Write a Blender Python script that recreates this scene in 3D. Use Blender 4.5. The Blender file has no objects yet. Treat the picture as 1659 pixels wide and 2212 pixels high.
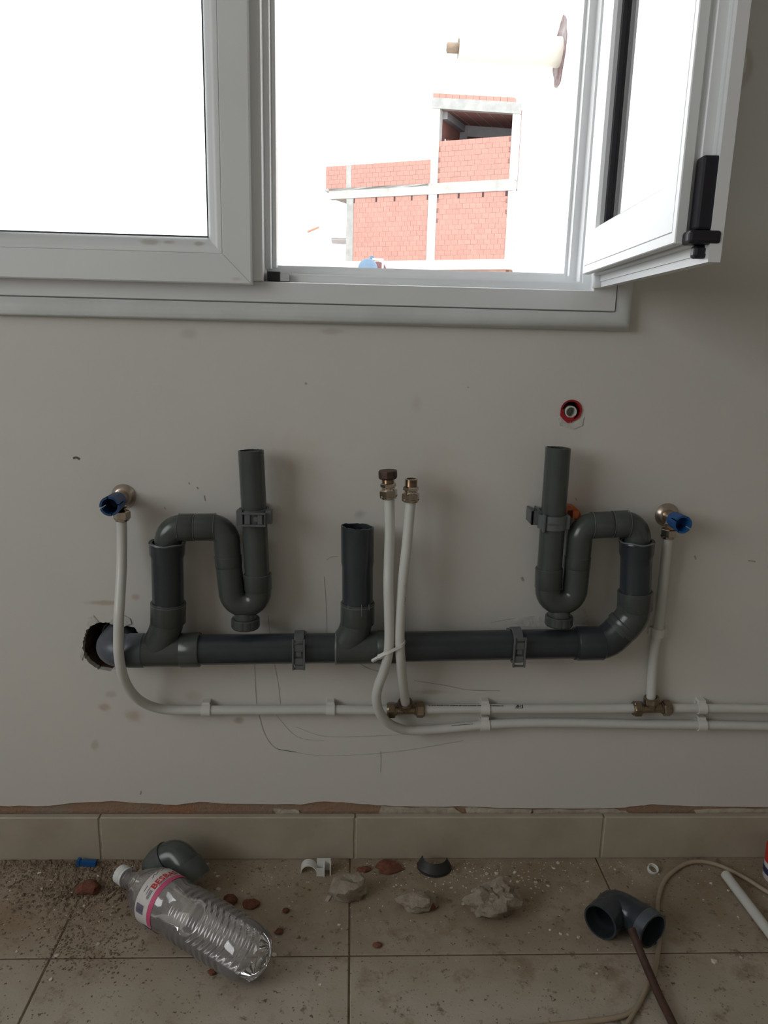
import bpy, bmesh, math, random
from mathutils import Vector, Matrix, noise
from math import radians as R, sin, cos, pi
random.seed(7)
scn = bpy.context.scene
COL = scn.collection

# ------------------------------------------------------------------ camera, sky, light, exposure
FPX, IW, IH = 1665.0, 1659, 2212
YAW, PITCH, ROLL = R(2.47), R(13.33), R(1.453)
CAM = Vector((0.0, -1.2235, 0.9334))
fwd = Vector((sin(YAW)*cos(PITCH), cos(YAW)*cos(PITCH), -sin(PITCH)))
r0 = Vector((cos(YAW), -sin(YAW), 0.0)); u0 = r0.cross(fwd)
rgt = cos(ROLL)*r0 + sin(ROLL)*u0
upv = -sin(ROLL)*r0 + cos(ROLL)*u0
cam = bpy.data.cameras.new('camera'); camo = bpy.data.objects.new('camera', cam); COL.objects.link(camo)
cam.sensor_fit = 'VERTICAL'; cam.sensor_height = 36.0; cam.lens = FPX/IH*36.0
cam.clip_start = 0.02; cam.clip_end = 300
m = Matrix((rgt, upv, -fwd)).transposed().to_4x4(); m.translation = CAM
camo.matrix_world = m
scn.camera = camo

SKY = 3.6
w = bpy.data.worlds.new('overcast_sky'); scn.world = w; w.use_nodes = True
bg = w.node_tree.nodes['Background']; bg.inputs['Color'].default_value = (0.95, 0.975, 1.0, 1); bg.inputs['Strength'].default_value = SKY

def portal(name, loc, rot, sx, sy):
    l = bpy.data.lights.new(name, 'AREA'); l.shape = 'RECTANGLE'; l.size = sx; l.size_y = sy
    l.cycles.is_portal = True
    o = bpy.data.objects.new(name, l); o.location = loc; o.rotation_euler = rot; COL.objects.link(o)
portal('window_sky_portal', (-0.14, 0.32, 1.55), (R(-90), 0, 0), 1.1, 1.2)
portal('side_window_sky_portal', (-2.32, -1.85, 1.67), (0, R(-90), 0), 1.45, 2.1)

scn.view_settings.view_transform = 'Standard'; scn.view_settings.look = 'None'
scn.view_settings.gamma = 1.0; scn.view_settings.use_curve_mapping = False
scn.view_settings.exposure = 0.21
cy = scn.cycles
cy.max_bounces = 12; cy.diffuse_bounces = 6; cy.glossy_bounces = 4; cy.transmission_bounces = 6; cy.transparent_max_bounces = 24
cy.caustics_reflective = False; cy.caustics_refractive = False
cy.sample_clamp_indirect = 6.0
cy.use_denoising = True

# ------------------------------------------------------------------ points on real planes
def ray(px, py): return fwd + (px-IW/2)/FPX*rgt - (py-IH/2)/FPX*upv
def WY(px, py, y=0.0):
    d = ray(px, py); return CAM + d*((y-CAM.y)/d.y)
def WZ(px, py, z=0.0):
    d = ray(px, py); return CAM + d*((z-CAM.z)/d.z)

# ------------------------------------------------------------------ materials
def nd(nt, t, **kw):
    n = nt.nodes.new(t)
    for k, v in kw.items(): setattr(n, k, v)
    return n
def mat(name, col, rough=0.5, metal=0.0, var=0.0, vscale=8.0, bump=0.0, bscale=60.0, col2=None, rnd=0.0, spec=0.5):
    m = bpy.data.materials.new(name); m.use_nodes = True; nt = m.node_tree
    b = nt.nodes['Principled BSDF']
    b.inputs['Base Color'].default_value = (*col, 1); b.inputs['Roughness'].default_value = rough
    b.inputs['Metallic'].default_value = metal; b.inputs['Specular IOR Level'].default_value = spec
    tc = nd(nt, 'ShaderNodeTexCoord')
    if var > 0 or rnd > 0:
        c2 = col2 or tuple(max(0, c*(1-var)) for c in col)
        mx = nd(nt, 'ShaderNodeMix', data_type='RGBA'); mx.inputs[6].default_value = (*col, 1); mx.inputs[7].default_value = (*c2, 1)
        if var > 0:
            n = nd(nt, 'ShaderNodeTexNoise'); n.inputs['Scale'].default_value = vscale; n.inputs['Detail'].default_value = 5; n.inputs['Roughness'].default_value = .65
            nt.links.new(tc.outputs['Object'], n.inputs['Vector'])
            rp = nd(nt, 'ShaderNodeMapRange'); rp.inputs[1].default_value = .35; rp.inputs[2].default_value = .68
            nt.links.new(n.outputs['Fac'], rp.inputs[0]); nt.links.new(rp.outputs[0], mx.inputs[0])
        else:
            mx.inputs[0].default_value = 0
        out = mx.outputs[2]
        if rnd > 0:
            oi = nd(nt, 'ShaderNodeObjectInfo'); hs = nd(nt, 'ShaderNodeHueSaturation')
            mr = nd(nt, 'ShaderNodeMapRange'); mr.inputs[3].default_value = 1-rnd; mr.inputs[4].default_value = 1+rnd
            nt.links.new(oi.outputs['Random'], mr.inputs[0]); nt.links.new(mr.outputs[0], hs.inputs['Value'])
            nt.links.new(out, hs.inputs['Color']); out = hs.outputs[0]
        nt.links.new(out, b.inputs['Base Color'])
    if bump > 0:
        n = nd(nt, 'ShaderNodeTexNoise'); n.inputs['Scale'].default_value = bscale; n.inputs['Detail'].default_value = 4
        nt.links.new(tc.outputs['Object'], n.inputs['Vector'])
        bp = nd(nt, 'ShaderNodeBump'); bp.inputs['Strength'].default_value = bump; bp.inputs['Distance'].default_value = .002
        nt.links.new(n.outputs['Fac'], bp.inputs['Height']); nt.links.new(bp.outputs[0], b.inputs['Normal'])
    return m

def blobs(m, lst, strength=1.0):
    """stains, and painted shade beside the pipes: soft marks at fixed places on the surface (x, z, rx, rz, colour, amount)"""
    nt = m.node_tree; b = nt.nodes['Principled BSDF']
    l = b.inputs['Base Color'].links
    cur = l[0].from_socket if l else None
    tc = nd(nt, 'ShaderNodeTexCoord')
    nz = nd(nt, 'ShaderNodeTexNoise'); nz.inputs['Scale'].default_value = 45; nz.inputs['Detail'].default_value = 4
    nt.links.new(tc.outputs['Object'], nz.inputs['Vector'])
    for x, z, rx, rz, c, a in lst:
        mp = nd(nt, 'ShaderNodeMapping'); mp.vector_type = 'POINT'
        mp.inputs['Location'].default_value = (-x/rx, 0, -z/rz); mp.inputs['Scale'].default_value = (1/rx, 0, 1/rz)
        nt.links.new(tc.outputs['Object'], mp.inputs['Vector'])
        ln = nd(nt, 'ShaderNodeVectorMath', operation='LENGTH'); nt.links.new(mp.outputs[0], ln.inputs[0])
        ad = nd(nt, 'ShaderNodeMath', operation='MULTIPLY_ADD'); ad.inputs[1].default_value = 1.1; nt.links.new(nz.outputs['Fac'], ad.inputs[0]); nt.links.new(ln.outputs['Value'], ad.inputs[2])
        mr = nd(nt, 'ShaderNodeMapRange'); mr.interpolation_type = 'SMOOTHSTEP'; mr.inputs[1].default_value = 1.55; mr.inputs[2].default_value = .75; mr.inputs[3].default_value = 0; mr.inputs[4].default_value = a
        nt.links.new(ad.outputs[0], mr.inputs[0])
        mx = nd(nt, 'ShaderNodeMix', data_type='RGBA'); mx.inputs[7].default_value = (*c, 1)
        nt.links.new(mr.outputs[0], mx.inputs[0])
        if cur: nt.links.new(cur, mx.inputs[6])
        else: mx.inputs[6].default_value = b.inputs['Base Color'].default_value
        cur = mx.outputs[2]
    nt.links.new(cur, b.inputs['Base Color'])

def thin_glass(name, tint, base, haze=0.0, hcol=(.8, .8, .8), edge=1.0):
    """a thin clear sheet: what is behind shows through, the sky mirrors in it by Fresnel"""
    m = bpy.data.materials.new(name); m.use_nodes = True; nt = m.node_tree; nt.nodes.clear()
    o = nd(nt, 'ShaderNodeOutputMaterial'); t = nd(nt, 'ShaderNodeBsdfTransparent'); t.inputs[0].default_value = (*tint, 1)
    g = nd(nt, 'ShaderNodeBsdfGlossy'); g.inputs['Roughness'].default_value = .01; g.inputs[0].default_value = (1, 1, 1, 1)
    fr = nd(nt, 'ShaderNodeFresnel'); fr.inputs[0].default_value = base
    ml = nd(nt, 'ShaderNodeMath', operation='MULTIPLY'); ml.inputs[1].default_value = edge; ml.use_clamp = True
    nt.links.new(fr.outputs[0], ml.inputs[0])
    mx = nd(nt, 'ShaderNodeMixShader'); nt.links.new(ml.outputs[0], mx.inputs[0])
    src = t.outputs[0]
    if haze > 0:
        d = nd(nt, 'ShaderNodeBsdfDiffuse'); d.inputs[0].default_value = (*hcol, 1)
        mh = nd(nt, 'ShaderNodeMixShader'); mh.inputs[0].default_value = haze
        nt.links.new(t.outputs[0], mh.inputs[1]); nt.links.new(d.outputs[0], mh.inputs[2]); src = mh.outputs[0]
    nt.links.new(src, mx.inputs[1]); nt.links.new(g.outputs[0], mx.inputs[2]); nt.links.new(mx.outputs[0], o.inputs[0])
    return m

M = {}
M['plaster'] = mat('painted_plaster', (.66, .640, .598), .85, var=.09, vscale=2.2, bump=.30, bscale=55, col2=(.62, .612, .58))
M['plaster_plain'] = mat('room_paint', (.66, .63, .58), .85, var=.05, vscale=2.0)
M['filler'] = mat('plaster_filler', (.66, .65, .61), .9, var=.25, vscale=40, bump=.8, bscale=120)
M['mortar'] = mat('bare_mortar', (.285, .225, .17), .95, var=.8, vscale=9, bump=1.0, bscale=170, col2=(.33, .165, .095))
M['dark_hole'] = mat('masonry_hole_shade', (.085, .055, .045), .95, var=.5, vscale=40, bump=1, bscale=150)
M['pvc_white'] = mat('white_window_profile', (.75, .77, .78), .38, var=.04, vscale=6)
M['pvc_trim'] = mat('white_trim_profile', (.66, .69, .69), .42, var=.10, vscale=9, col2=(.58, .61, .60))
M['gasket'] = mat('black_gasket', (.012, .011, .016), .5)
M['gasket2'] = mat('grey_joint_line', (.30, .31, .31), .7)
M['hardware'] = mat('black_hardware', (.010, .009, .016), .45)
M['steel'] = mat('bright_steel', (.7, .75, .8), .25, metal=1)
M['glass'] = thin_glass('window_glass', (.93, .95, .95), 1.5, edge=1.7)
M['pipe_blue'] = mat('slate_grey_pvc', (.036, .044, .052), .24, var=.25, vscale=9)
M['pipe_grey'] = mat('grey_pvc', (.066, .076, .072), .24, var=.18, vscale=9)
M['pipe_elbow'] = mat('blue_grey_pvc', (.085, .100, .122), .38, var=.2, vscale=25)
M['pipe_grey2'] = mat('dusty_grey_pvc', (.085, .095, .092), .5, var=.25, vscale=30)
M['clip_grey'] = mat('grey_clip_plastic', (.118, .13, .134), .5, var=.15, vscale=40)
M['inside'] = mat('pipe_inside', (.02, .023, .026), .6)
M['glue'] = mat('dried_pvc_glue', (.15, .165, .165), .25)
M['pex'] = mat('white_water_pipe', (.62, .63, .60), .36, var=.05, vscale=15)
M['clip_white'] = mat('white_clip_plastic', (.68, .68, .65), .45)
M['brass'] = mat('nickel_brass', (.66, .58, .49), .20, metal=1, var=.25, vscale=60)
M['brass_dark'] = mat('dull_brass', (.36, .28, .20), .32, metal=.9, var=.4, vscale=80)
M['cap_dark'] = mat('dark_brass_cap', (.10, .062, .048), .5, metal=.5, var=.4, vscale=120)
M['escutcheon'] = mat('nickel_cover', (.50, .42, .35), .3, metal=.85, var=.15, vscale=40)
M['blue_cap'] = mat('blue_plastic', (.012, .052, .15), .45)
M['blue_cap2'] = mat('bright_blue_plastic', (.008, .085, .27), .45)
M['orange'] = mat('orange_plastic', (.52, .13, .04), .45)
M['conduit'] = mat('red_conduit', (.42, .012, .025), .4, var=.3, vscale=120)
M['print'] = mat('black_print', (.012, .012, .012), .6)
M['tile'] = mat('beige_floor_tile', (.36, .325, .265), .42, spec=.35)
M['grout'] = mat('dirty_grout', (.165, .125, .085), .95, var=.5, vscale=40, bump=.6, bscale=200)
M['base_tile'] = mat('beige_baseboard_tile', (.45, .405, .33), .4, var=.22, vscale=9, col2=(.37, .325, .25))
M['cream'] = mat('cream_grout', (.55, .49, .40), .9, var=.4, vscale=40, bump=.8, bscale=150)
M['concrete_lump'] = mat('mortar_lump', (.34, .305, .25), .95, var=.6, vscale=45, bump=1, bscale=220, col2=(.21, .175, .13))
M['brick_chip'] = mat('terracotta_chip', (.20, .075, .046), .95, var=.5, vscale=120, bump=.8, bscale=200, rnd=.25)
M['flake'] = mat('paint_flake', (.62, .57, .50), .9, rnd=.2)
M['grain'] = mat('dust_grain', (.25, .19, .14), .95, rnd=.2, var=.8, vscale=25, col2=(.11, .08, .055))
M['rubber'] = mat('black_rubber', (.028, .028, .027), .55)
M['rust'] = mat('brown_rusty_rod', (.085, .040, .026), .7, var=.5, vscale=40, bump=.5, bscale=150)
M['cable'] = mat('beige_cable', (.40, .325, .235), .5, var=.2, vscale=20)
M['pet'] = thin_glass('clear_bottle_plastic', (.95, .95, .955), 1.56, haze=.20, hcol=(.76, .72, .74), edge=1.6)
M['bottle_cap'] = mat('white_cap', (.70, .72, .72), .4)
M['label_white'] = mat('white_label', (.66, .63, .62), .5)
M['label_pink'] = mat('pink_label_band', (.62, .09, .20), .5)
M['label_red'] = mat('red_label_ink', (.58, .02, .02), .5)
M['label_navy'] = mat('navy_label_ink', (.03, .035, .10), .5)
M['red_plastic'] = mat('red_plastic', (.55, .03, .015), .4)
M['fbrick'] = mat('hollow_clay_brick', (.36, .195, .158), .9, var=.10, vscale=3, rnd=.06)
M['fmortar'] = mat('brick_mortar', (.44, .27, .22), .95, var=.2, vscale=6)
M['fconcrete'] = mat('raw_concrete', (.315, .315, .30), .95, var=.3, vscale=2.2, col2=(.24, .24, .23))
M['fconcrete_blown'] = mat('blown_out_concrete', (.50, .49, .47), .95, var=.3, vscale=1.5, col2=(.34, .335, .32))  # paler copy of the concrete paints the blown-out light on these columns
M['fconcrete_mid'] = mat('beam_concrete', (.40, .39, .365), .95, var=.4, vscale=1.8, col2=(.28, .275, .26))
M['finner'] = mat('shaded_room_concrete', (.23, .22, .225), .95, var=.2, vscale=2)  # darker copy of the concrete paints the shade inside the tower
M['fslab'] = mat('cream_slab_render', (.62, .53, .40), .95, var=.3, vscale=1.2, col2=(.66, .62, .54))
M['fdark'] = mat('brick_core_shadow', (.05, .028, .03), .95)  # near-black, paints the shade in brick cores and putlog holes
M['fclay_shade'] = mat('shaded_clay_block', (.20, .085, .070), .95, var=.2, vscale=3)  # clay darkened to paint the shade on the tower's ceiling and inner walls
M['white_render'] = mat('white_house_render', (.86, .86, .85), .9, var=.05, vscale=1.5)
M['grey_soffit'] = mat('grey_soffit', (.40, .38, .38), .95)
M['terracotta'] = mat('roof_tile_red', (.50, .20, .13), .9)
M['spout'] = mat('cream_pipe_plastic', (.60, .585, .49), .45, var=.25, vscale=6, col2=(.62, .60, .53))
M['spout_end'] = mat('stained_pipe_end', (.26, .20, .145), .8, var=.4, vscale=30)
M['tank_blue'] = mat('blue_drum_plastic', (.085, .14, .20), .5, var=.15, vscale=4)
M['tank_red'] = mat('dark_red_drum', (.12, .045, .045), .5, var=.2, vscale=4)
M['ground'] = mat('outdoor_ground', (.38, .35, .30), .95, var=.3, vscale=.4)

# ------------------------------------------------------------------ mesh builder
class MB:
    def __init__(s): s.v = []; s.f = []; s.mi = []; s.cur = 0
    def mi_(s, i): s.cur = i; return s
    def face(s, idx): s.f.append(tuple(idx)); s.mi.append(s.cur)
    def add(s, vs):
        b = len(s.v); s.v += [Vector(v) for v in vs]; return b
    def hexa(s, p):      # p: 8 points, bottom 4 ccw then top 4
        b = s.add(p)
        for q in ((3,2,1,0),(4,5,6,7),(0,1,5,4),(1,2,6,5),(2,3,7,6),(3,0,4,7)): s.face([b+i for i in q])
        return s
    def box(s, x0, x1, y0, y1, z0, z1, mtx=None):
        p = [(x0,y0,z0),(x1,y0,z0),(x1,y1,z0),(x0,y1,z0),(x0,y0,z1),(x1,y0,z1),(x1,y1,z1),(x0,y1,z1)]
        if mtx: p = [mtx @ Vector(q) for q in p]
        return s.hexa(p)
    def rings(s, rs, cap0=False, cap1=False, closed=True):
        n = len(rs[0]); bs = [s.add(r) for r in rs]
        for a, b in zip(bs, bs[1:]):
            for i in range(n if closed else n-1):
                j = (i+1) % n; s.face((a+i, a+j, b+j, b+i))
        if cap0: s.face([bs[0]+i for i in range(n)][::-1])
        if cap1: s.face([bs[-1]+i for i in range(n)])
        return s
    def lathe(s, o, ax, prof, seg=24, cap0=False, cap1=False, rot=0.0, ref=None):
        o = Vector(o); ax = Vector(ax).normalized()
        u, v = frame(ax, ref)
        rs = [[o + ax*t + (u*cos(rot+2*pi*i/seg) + v*sin(rot+2*pi*i/seg))*max(r, 1e-5) for i in range(seg)] for t, r in prof]
        return s.rings(rs, cap0, cap1)
    def tube(s, pts, r, seg=20, cap=True, wall=None, depth=.06):
        """swept pipe; with wall the far end is open and hollow for 'depth'"""
        pts = [Vector(p) for p in pts]; n = len(pts)
        rr = r if isinstance(r, (list, tuple)) else [r]*n
        fr = frames(pts)
        rs = [[p + (u*cos(2*pi*i/seg) + v*sin(2*pi*i/seg))*q for i in range(seg)] for p, q, (t, u, v) in zip(pts, rr, fr)]
        s.rings(rs, cap, cap and wall is None)
        return s
    def build(s, name, mats, parent=None, smooth=True, angle=38, org=None):
        o3 = org if org is not None else (ORG.get(parent.name, Vector((0,0,0))) if parent else Vector((0,0,0)))
        me = bpy.data.meshes.new(name); me.from_pydata([v-o3 for v in s.v], [], s.f)
        for mm in (mats if isinstance(mats, (list, tuple)) else [mats]): me.materials.append(mm)
        me.polygons.foreach_set('material_index', s.mi)
        bm = bmesh.new(); bm.from_mesh(me); bmesh.ops.recalc_face_normals(bm, faces=bm.faces); bm.to_mesh(me); bm.free()
        if smooth:
            me.polygons.foreach_set('use_smooth', [True]*len(me.polygons)); me.set_sharp_from_angle(angle=R(angle))
        o = bpy.data.objects.new(name, me); COL.objects.link(o)
        if parent: o.parent = parent; ORG[o.name] = ORG.get(parent.name, Vector((0,0,0)))
        else:
            o.location = o3; ORG[o.name] = o3
        return o
ORG = {}
def frame(ax, ref=None):
    h = Vector(ref) if ref is not None else (Vector((0,0,1)) if abs(ax.z) < .9 else Vector((1,0,0)))
    u = (h - ax*h.dot(ax)).normalized(); return u, ax.cross(u)
def frames(pts):
    n = len(pts); out = []; u = None
    for i in range(n):
        t = (pts[min(i+1, n-1)] - pts[max(i-1, 0)]).normalized()
        if u is None: u, v = frame(t)
        else:
            u = (u - t*u.dot(t)).normalized(); v = t.cross(u)
        out.append((t, u, t.cross(u)))
    return out
def spline(pts, k=6):
    pts = [Vector(p) for p in pts]; P = [2*pts[0]-pts[1]] + pts + [2*pts[-1]-pts[-2]]; out = []
    for i in range(1, len(P)-2):
        a, b, c, d = P[i-1:i+3]
        for j in range(k):
            t = j/k; out.append(.5*((2*b) + (c-a)*t + (2*a-5*b+4*c-d)*t*t + (3*b-a-3*c+d)*t**3))
    return out + [pts[-1]]
def arc(p0, c, p1, k=8):
    """quarter-like bend from p0 to p1 around corner c"""
    p0, c, p1 = Vector(p0), Vector(c), Vector(p1); out = []
    a0 = p0-c; a1 = p1-c; o = p0 + a1     # centre of the bend for equal legs
    for j in range(k+1):
        th = j/k*pi/2; out.append(o - a1*cos(th) - a0*sin(th))
    return out
def thing(name, label, cat, loc, group=None, kind=None):
    o = bpy.data.objects.new(name, None); COL.objects.link(o); o.location = loc; o.empty_display_size = .05
    ORG[o.name] = Vector(loc); tag(o, label, cat, group, kind); return o
def tag(o, label=None, cat=None, group=None, kind=None):
    if label: o['label'] = label
    if cat: o['category'] = cat
    if group: o['group'] = group
    if kind: o['kind'] = kind
    return o
def struct(o): o['kind'] = 'structure'; return o
def fill_poly(loops, y0, y1, ax='y'):
    """plate of thickness y0..y1 from (x,z) outline and hole loops"""
    bm = bmesh.new(); es = []
    for lp in loops:
        vs = [bm.verts.new((x, y0, z)) for x, z in lp]
        es += [bm.edges.new((vs[i], vs[(i+1) % len(vs)])) for i in range(len(vs))]
    bmesh.ops.triangle_fill(bm, edges=es, use_beauty=True)
    fs = bm.faces[:]
    ex = bmesh.ops.extrude_face_region(bm, geom=fs)
    for v in ex['geom']:
        if isinstance(v, bmesh.types.BMVert): v.co.y = y1
    bmesh.ops.recalc_face_normals(bm, faces=bm.faces)
    mb = MB(); bm.verts.index_update(); mb.add([v.co.copy() for v in bm.verts])
    for f in bm.faces: mb.face([v.index for v in f.verts])
    bm.free(); return mb
def jag(pts, amp, k=3, seed=0):
    rnd = random.Random(seed); out = []
    for i, p in enumerate(pts):
        q = pts[(i+1) % len(pts)]
        for j in range(k):
            t = j/k; out.append((p[0]+(q[0]-p[0])*t + rnd.uniform(-amp, amp), p[1]+(q[1]-p[1])*t + rnd.uniform(-amp, amp)))
    return out
def xz(px, py, y=0.0):
    p = WY(px, py, y); return (p.x, p.z)

# ------------------------------------------------------------------ room shell
XL, XR, YB, ZC = -2.3, 2.4, -3.5, 2.75
WT = 0.30
WX0, WX1, WZ0, WZ1 = -.68, .4264, .940, 2.13        # outer edge of the window trim
hole = jag([xz(*p) for p in [(186,1362),(205,1346),(232,1344),(262,1348),(290,1356),(300,1372),(290,1410),(262,1440),(238,1450),(212,1446),(190,1430),(178,1412),(179,1385)]], .0011, 6, 3)
chole = jag([xz(*p) for p in [(1213,882),(1220,870),(1236,866),(1250,868),(1256,876),(1254,897),(1244,905),(1236,912),(1228,913),(1216,905)]], .0012, 2, 5)
win = [(WX0+.02, WZ0+.02), (WX1-.02, WZ0+.02), (WX1-.02, WZ1-.02), (WX0+.02, WZ1-.02)]
edge_px = [(-260,1742),(-120,1743),(0,1741),(60,1741),(110,1740),(170,1734),(240,1731),(300,1734),(345,1737),(380,1739),(430,1732),(480,1735),(540,1737),(600,1737),(650,1738),(700,1731),(740,1733),(780,1737),(830,1740),(900,1743),(990,1742),(1080,1745),(1180,1746),(1280,1746),(1350,1744),(1385,1740),(1410,1738),(1470,1741),(1560,1743),(1659,1744),(1800,1746),(1950,1745)]
edge = [xz(*p) for p in edge_px]
edge = [(XL, edge[0][1])] + [e for e in jag(edge, .0008, 3, 11)[:-2]] + [(XR, edge[-1][1])]
edge = [e for e in edge if XL <= e[0] <= XR]
M['wall_front'] = M['plaster']
blobs(M['wall_front'], [  # stains, plus wide warm blobs painting soft shadow right of the pipes
    (*xz(225,1528), .016, .010, (.40,.29,.20), .55), (*xz(290,1545), .02, .018, (.40,.29,.20), .55), (*xz(205,1610), .010, .012, (.42,.34,.26), .45),
    (*xz(515,1556), .013, .010, (.30,.22,.15), .55), (*xz(225,1302), .040, .006, (.42,.31,.22), .6), (*xz(295,1290), .010, .008, (.40,.29,.20), .5),
    (*xz(415,1505), .02, .014, (.50,.42,.34), .4), (*xz(240,1500), .015, .008, (.40,.36,.31), .4),
    (*xz(640,985), .07, .05, (.55,.48,.41), .4), (*xz(930,1495), .045, .006, (.42,.36,.30), .55), (*xz(778,1110), .012, .010, (.42,.42,.39), .6),
    (*xz(950,1040), .06, .07, (.57,.49,.42), .35), (*xz(1240,1070), .05, .05, (.57,.49,.42), .4), (*xz(720,716), .03, .006, (.47,.43,.38), .5),
    (*xz(410,720), .02, .012, (.50,.45,.39), .45), (*xz(1425,1330), .012, .06, (.50,.44,.36), .4), (*xz(1480,1110), .06, .04, (.58,.51,.44), .35),
    (*xz(900,870), .012, .02, (.50,.46,.40), .35), (*xz(845,1505), .03, .012, (.52,.47,.41), .3), (*xz(640,1540), .06, .006, (.48,.46,.42), .4)])
front = fill_poly([[(XL, ZC)] + edge + [(XR, ZC)], win, hole, chole], 0.0, .012)
wall = struct(front.build('wall_back', M['wall_front'], angle=30))
core = fill_poly([[(XL, ZC), (XL, -.1), (XR, -.1), (XR, ZC)], win, [(x*1.0, z) for x, z in hole], chole], .0125, WT)
core.build('masonry', M['mortar'], wall, angle=30)
ep = [e for e in edge if e[0] > XL+.001 and e[0] < XR-.001]
fill_poly([[(XL, .07)] + [(XL, ep[0][1]+.004)] + [(e[0], e[1]+.004) for e in ep] + [(XR, ep[-1][1]+.004), (XR, .07)]], .0035, .0118).build('bare_strip', M['mortar'], wall, smooth=False)
# dark plates paint the shade deep in the two holes
cb = MB(); hx = [h[0] for h in hole]; hz = [h[1] for h in hole]; cb.box(min(hx)-.03, max(hx)+.03, WT-.02, WT+.01, min(hz)-.03, max(hz)+.03)
hx = [h[0] for h in chole]; hz = [h[1] for h in chole]; cb.box(min(hx)-.03, max(hx)+.03, .10, .12, min(hz)-.03, max(hz)+.03)
cb.build('cavity_back', M['dark_hole'], wall)
lin = MB()
for a, b in zip(hole, hole[1:]+hole[:1]):
    k = lin.add([(a[0],.0122,a[1]),(b[0],.0122,b[1]),(b[0],.29,b[1]),(a[0],.29,a[1])]); lin.face((k,k+1,k+2,k+3))
lin.build('hole_shade_skin', M['dark_hole'], wall)  # dark skin paints the shade down the sides of the pipe hole
# plaster patches, scuffs, pencil lines on the wall
def patch(pxs, y, name, material, seed, amp=.001, k=2):
    p = jag([xz(*q) for q in pxs], amp, k, seed); mb = fill_poly([p], -y, 0.001); return mb.build(name, material, wall, smooth=False)
patch([(188,1350),(192,1334),(202,1328),(212,1340),(205,1348)], .0015, 'plaster_chip', M['filler'], 21)
patch([(236,1346),(246,1334),(268,1328),(280,1336),(284,1346),(270,1352),(255,1352)], .002, 'plaster_chip', M['filler'], 22)
patch([(176,1400),(172,1416),(178,1426),(184,1408)], .0012, 'plaster_chip', M['filler'], 23)
patch([(1096,1340),(1150,1330),(1190,1334),(1262,1310),(1268,1330),(1276,1356),(1200,1358),(1120,1352)], .0008, 'filler_patch', M['filler'], 24)
patch([(1204,905),(1212,895),(1220,906),(1238,914),(1250,908),(1262,900),(1258,918),(1240,926),(1222,922),(1210,918)], .0012, 'plaster_chip', M['filler'], 25)
def stroke(pts, wdt, y=.0004, name='pencil_mark', material=None):
    P = spline([WY(*p, 0) for p in pts], 5); mb = MB()
    rs = []
    for i, p in enumerate(P):
        t = (P[min(i+1, len(P)-1)]-P[max(i-1, 0)]).normalized(); nn = Vector((-t.z, 0, t.x))*wdt/2
        rs.append([p+nn+Vector((0,-y,0)), p-nn+Vector((0,-y,0))])
    mb.rings(rs, closed=False); return mb.build(name, material or M['pencil'], wall, smooth=False)
M['pencil'] = mat('pencil_line', (.34, .33, .31), .8, var=.5, vscale=60, col2=(.50,.48,.45)); M['scuff2'] = mat('faint_scuff', (.30, .275, .245), .9, var=.6, vscale=300, col2=(.48,.45,.41)); M['scuff'] = mat('dark_scuff', (.13, .11, .09), .9)
for pts, wd in [([(549,1370),(550,1440),(554,1520)], .0012), ([(580,1330),(586,1400),(600,1470),(606,1520)], .0010), ([(560,1545),(568,1575),(580,1600),(600,1618),(640,1624)], .0014),
                ([(700,1245),(704,1300),(706,1365)], .0009), ([(705,1210),(716,1203),(730,1202)], .0012), ([(895,1470),(960,1480),(1010,1490),(1080,1492)], .0014),
                ([(775,1432),(800,1445),(840,1455)], .0016), ([(640,1570),(700,1590),(800,1590),(900,1585)], .0008), ([(600,1618),(700,1632),(850,1624),(1000,1600)], .0009),
                ([(822,1622),(823,1640),(822,1668)], .0009), ([(585,1530),(640,1590),(700,1600)], .0008), ([(1060,1345),(1110,1336),(1180,1332)], .0009)]: stroke(pts, wd)
for pts, wd in [([(1243,1075),(1246,1081)], .003), ([(425,1052),(428,1056)], .003), ([(408,1042),(409,1046)], .002), ([(441,1070),(443,1082)], .002),
                ([(1126,1247),(1130,1255)], .005), ([(1500,1200),(1503,1208)], .0035), ([(1616,1211),(1632,1213)], .003), ([(660,826),(661,830)], .004), ([(305,1708),(303,1716)], .003),
                ([(355,1095),(358,1100)], .0025), ([(770,1215),(771,1220)], .002), ([(1010,835),(1012,838)], .003)]: stroke(pts, wd*.75, .0006, 'scuff', M['scuff2'])
stroke([(158,990),(165,988),(172,992)], .0032, .0006, 'scuff', M['scuff'])
# other walls, ceiling, floor
lw = MB()
lw.box(XL-.2, XL, YB, -2.9, 0, ZC); lw.box(XL-.2, XL, -.8, WT, 0, ZC); lw.box(XL-.2, XL, -2.9, -.8, 2.4, ZC); lw.box(XL-.2, XL, -2.9, -.8, 0, .95)
struct(lw.build('wall_left', M['plaster_plain'], smooth=False))
struct(MB().box(XR, XR+.2, YB, WT, 0, ZC).build('wall_right', M['plaster_plain'], smooth=False))
struct(MB().box(XL-.2, XR+.2, YB-.2, YB, 0, ZC).build('wall_front', M['plaster_plain'], smooth=False))
struct(MB().box(XL-.2, XR+.2, YB-.2, WT, ZC, ZC+.2).build('ceiling', M['plaster_plain'], smooth=False))
floor = struct(MB().box(XL-.2, XR+.2, YB-.2, WT, -.1, -.0012).build('floor', M['grout'], smooth=False))
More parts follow.
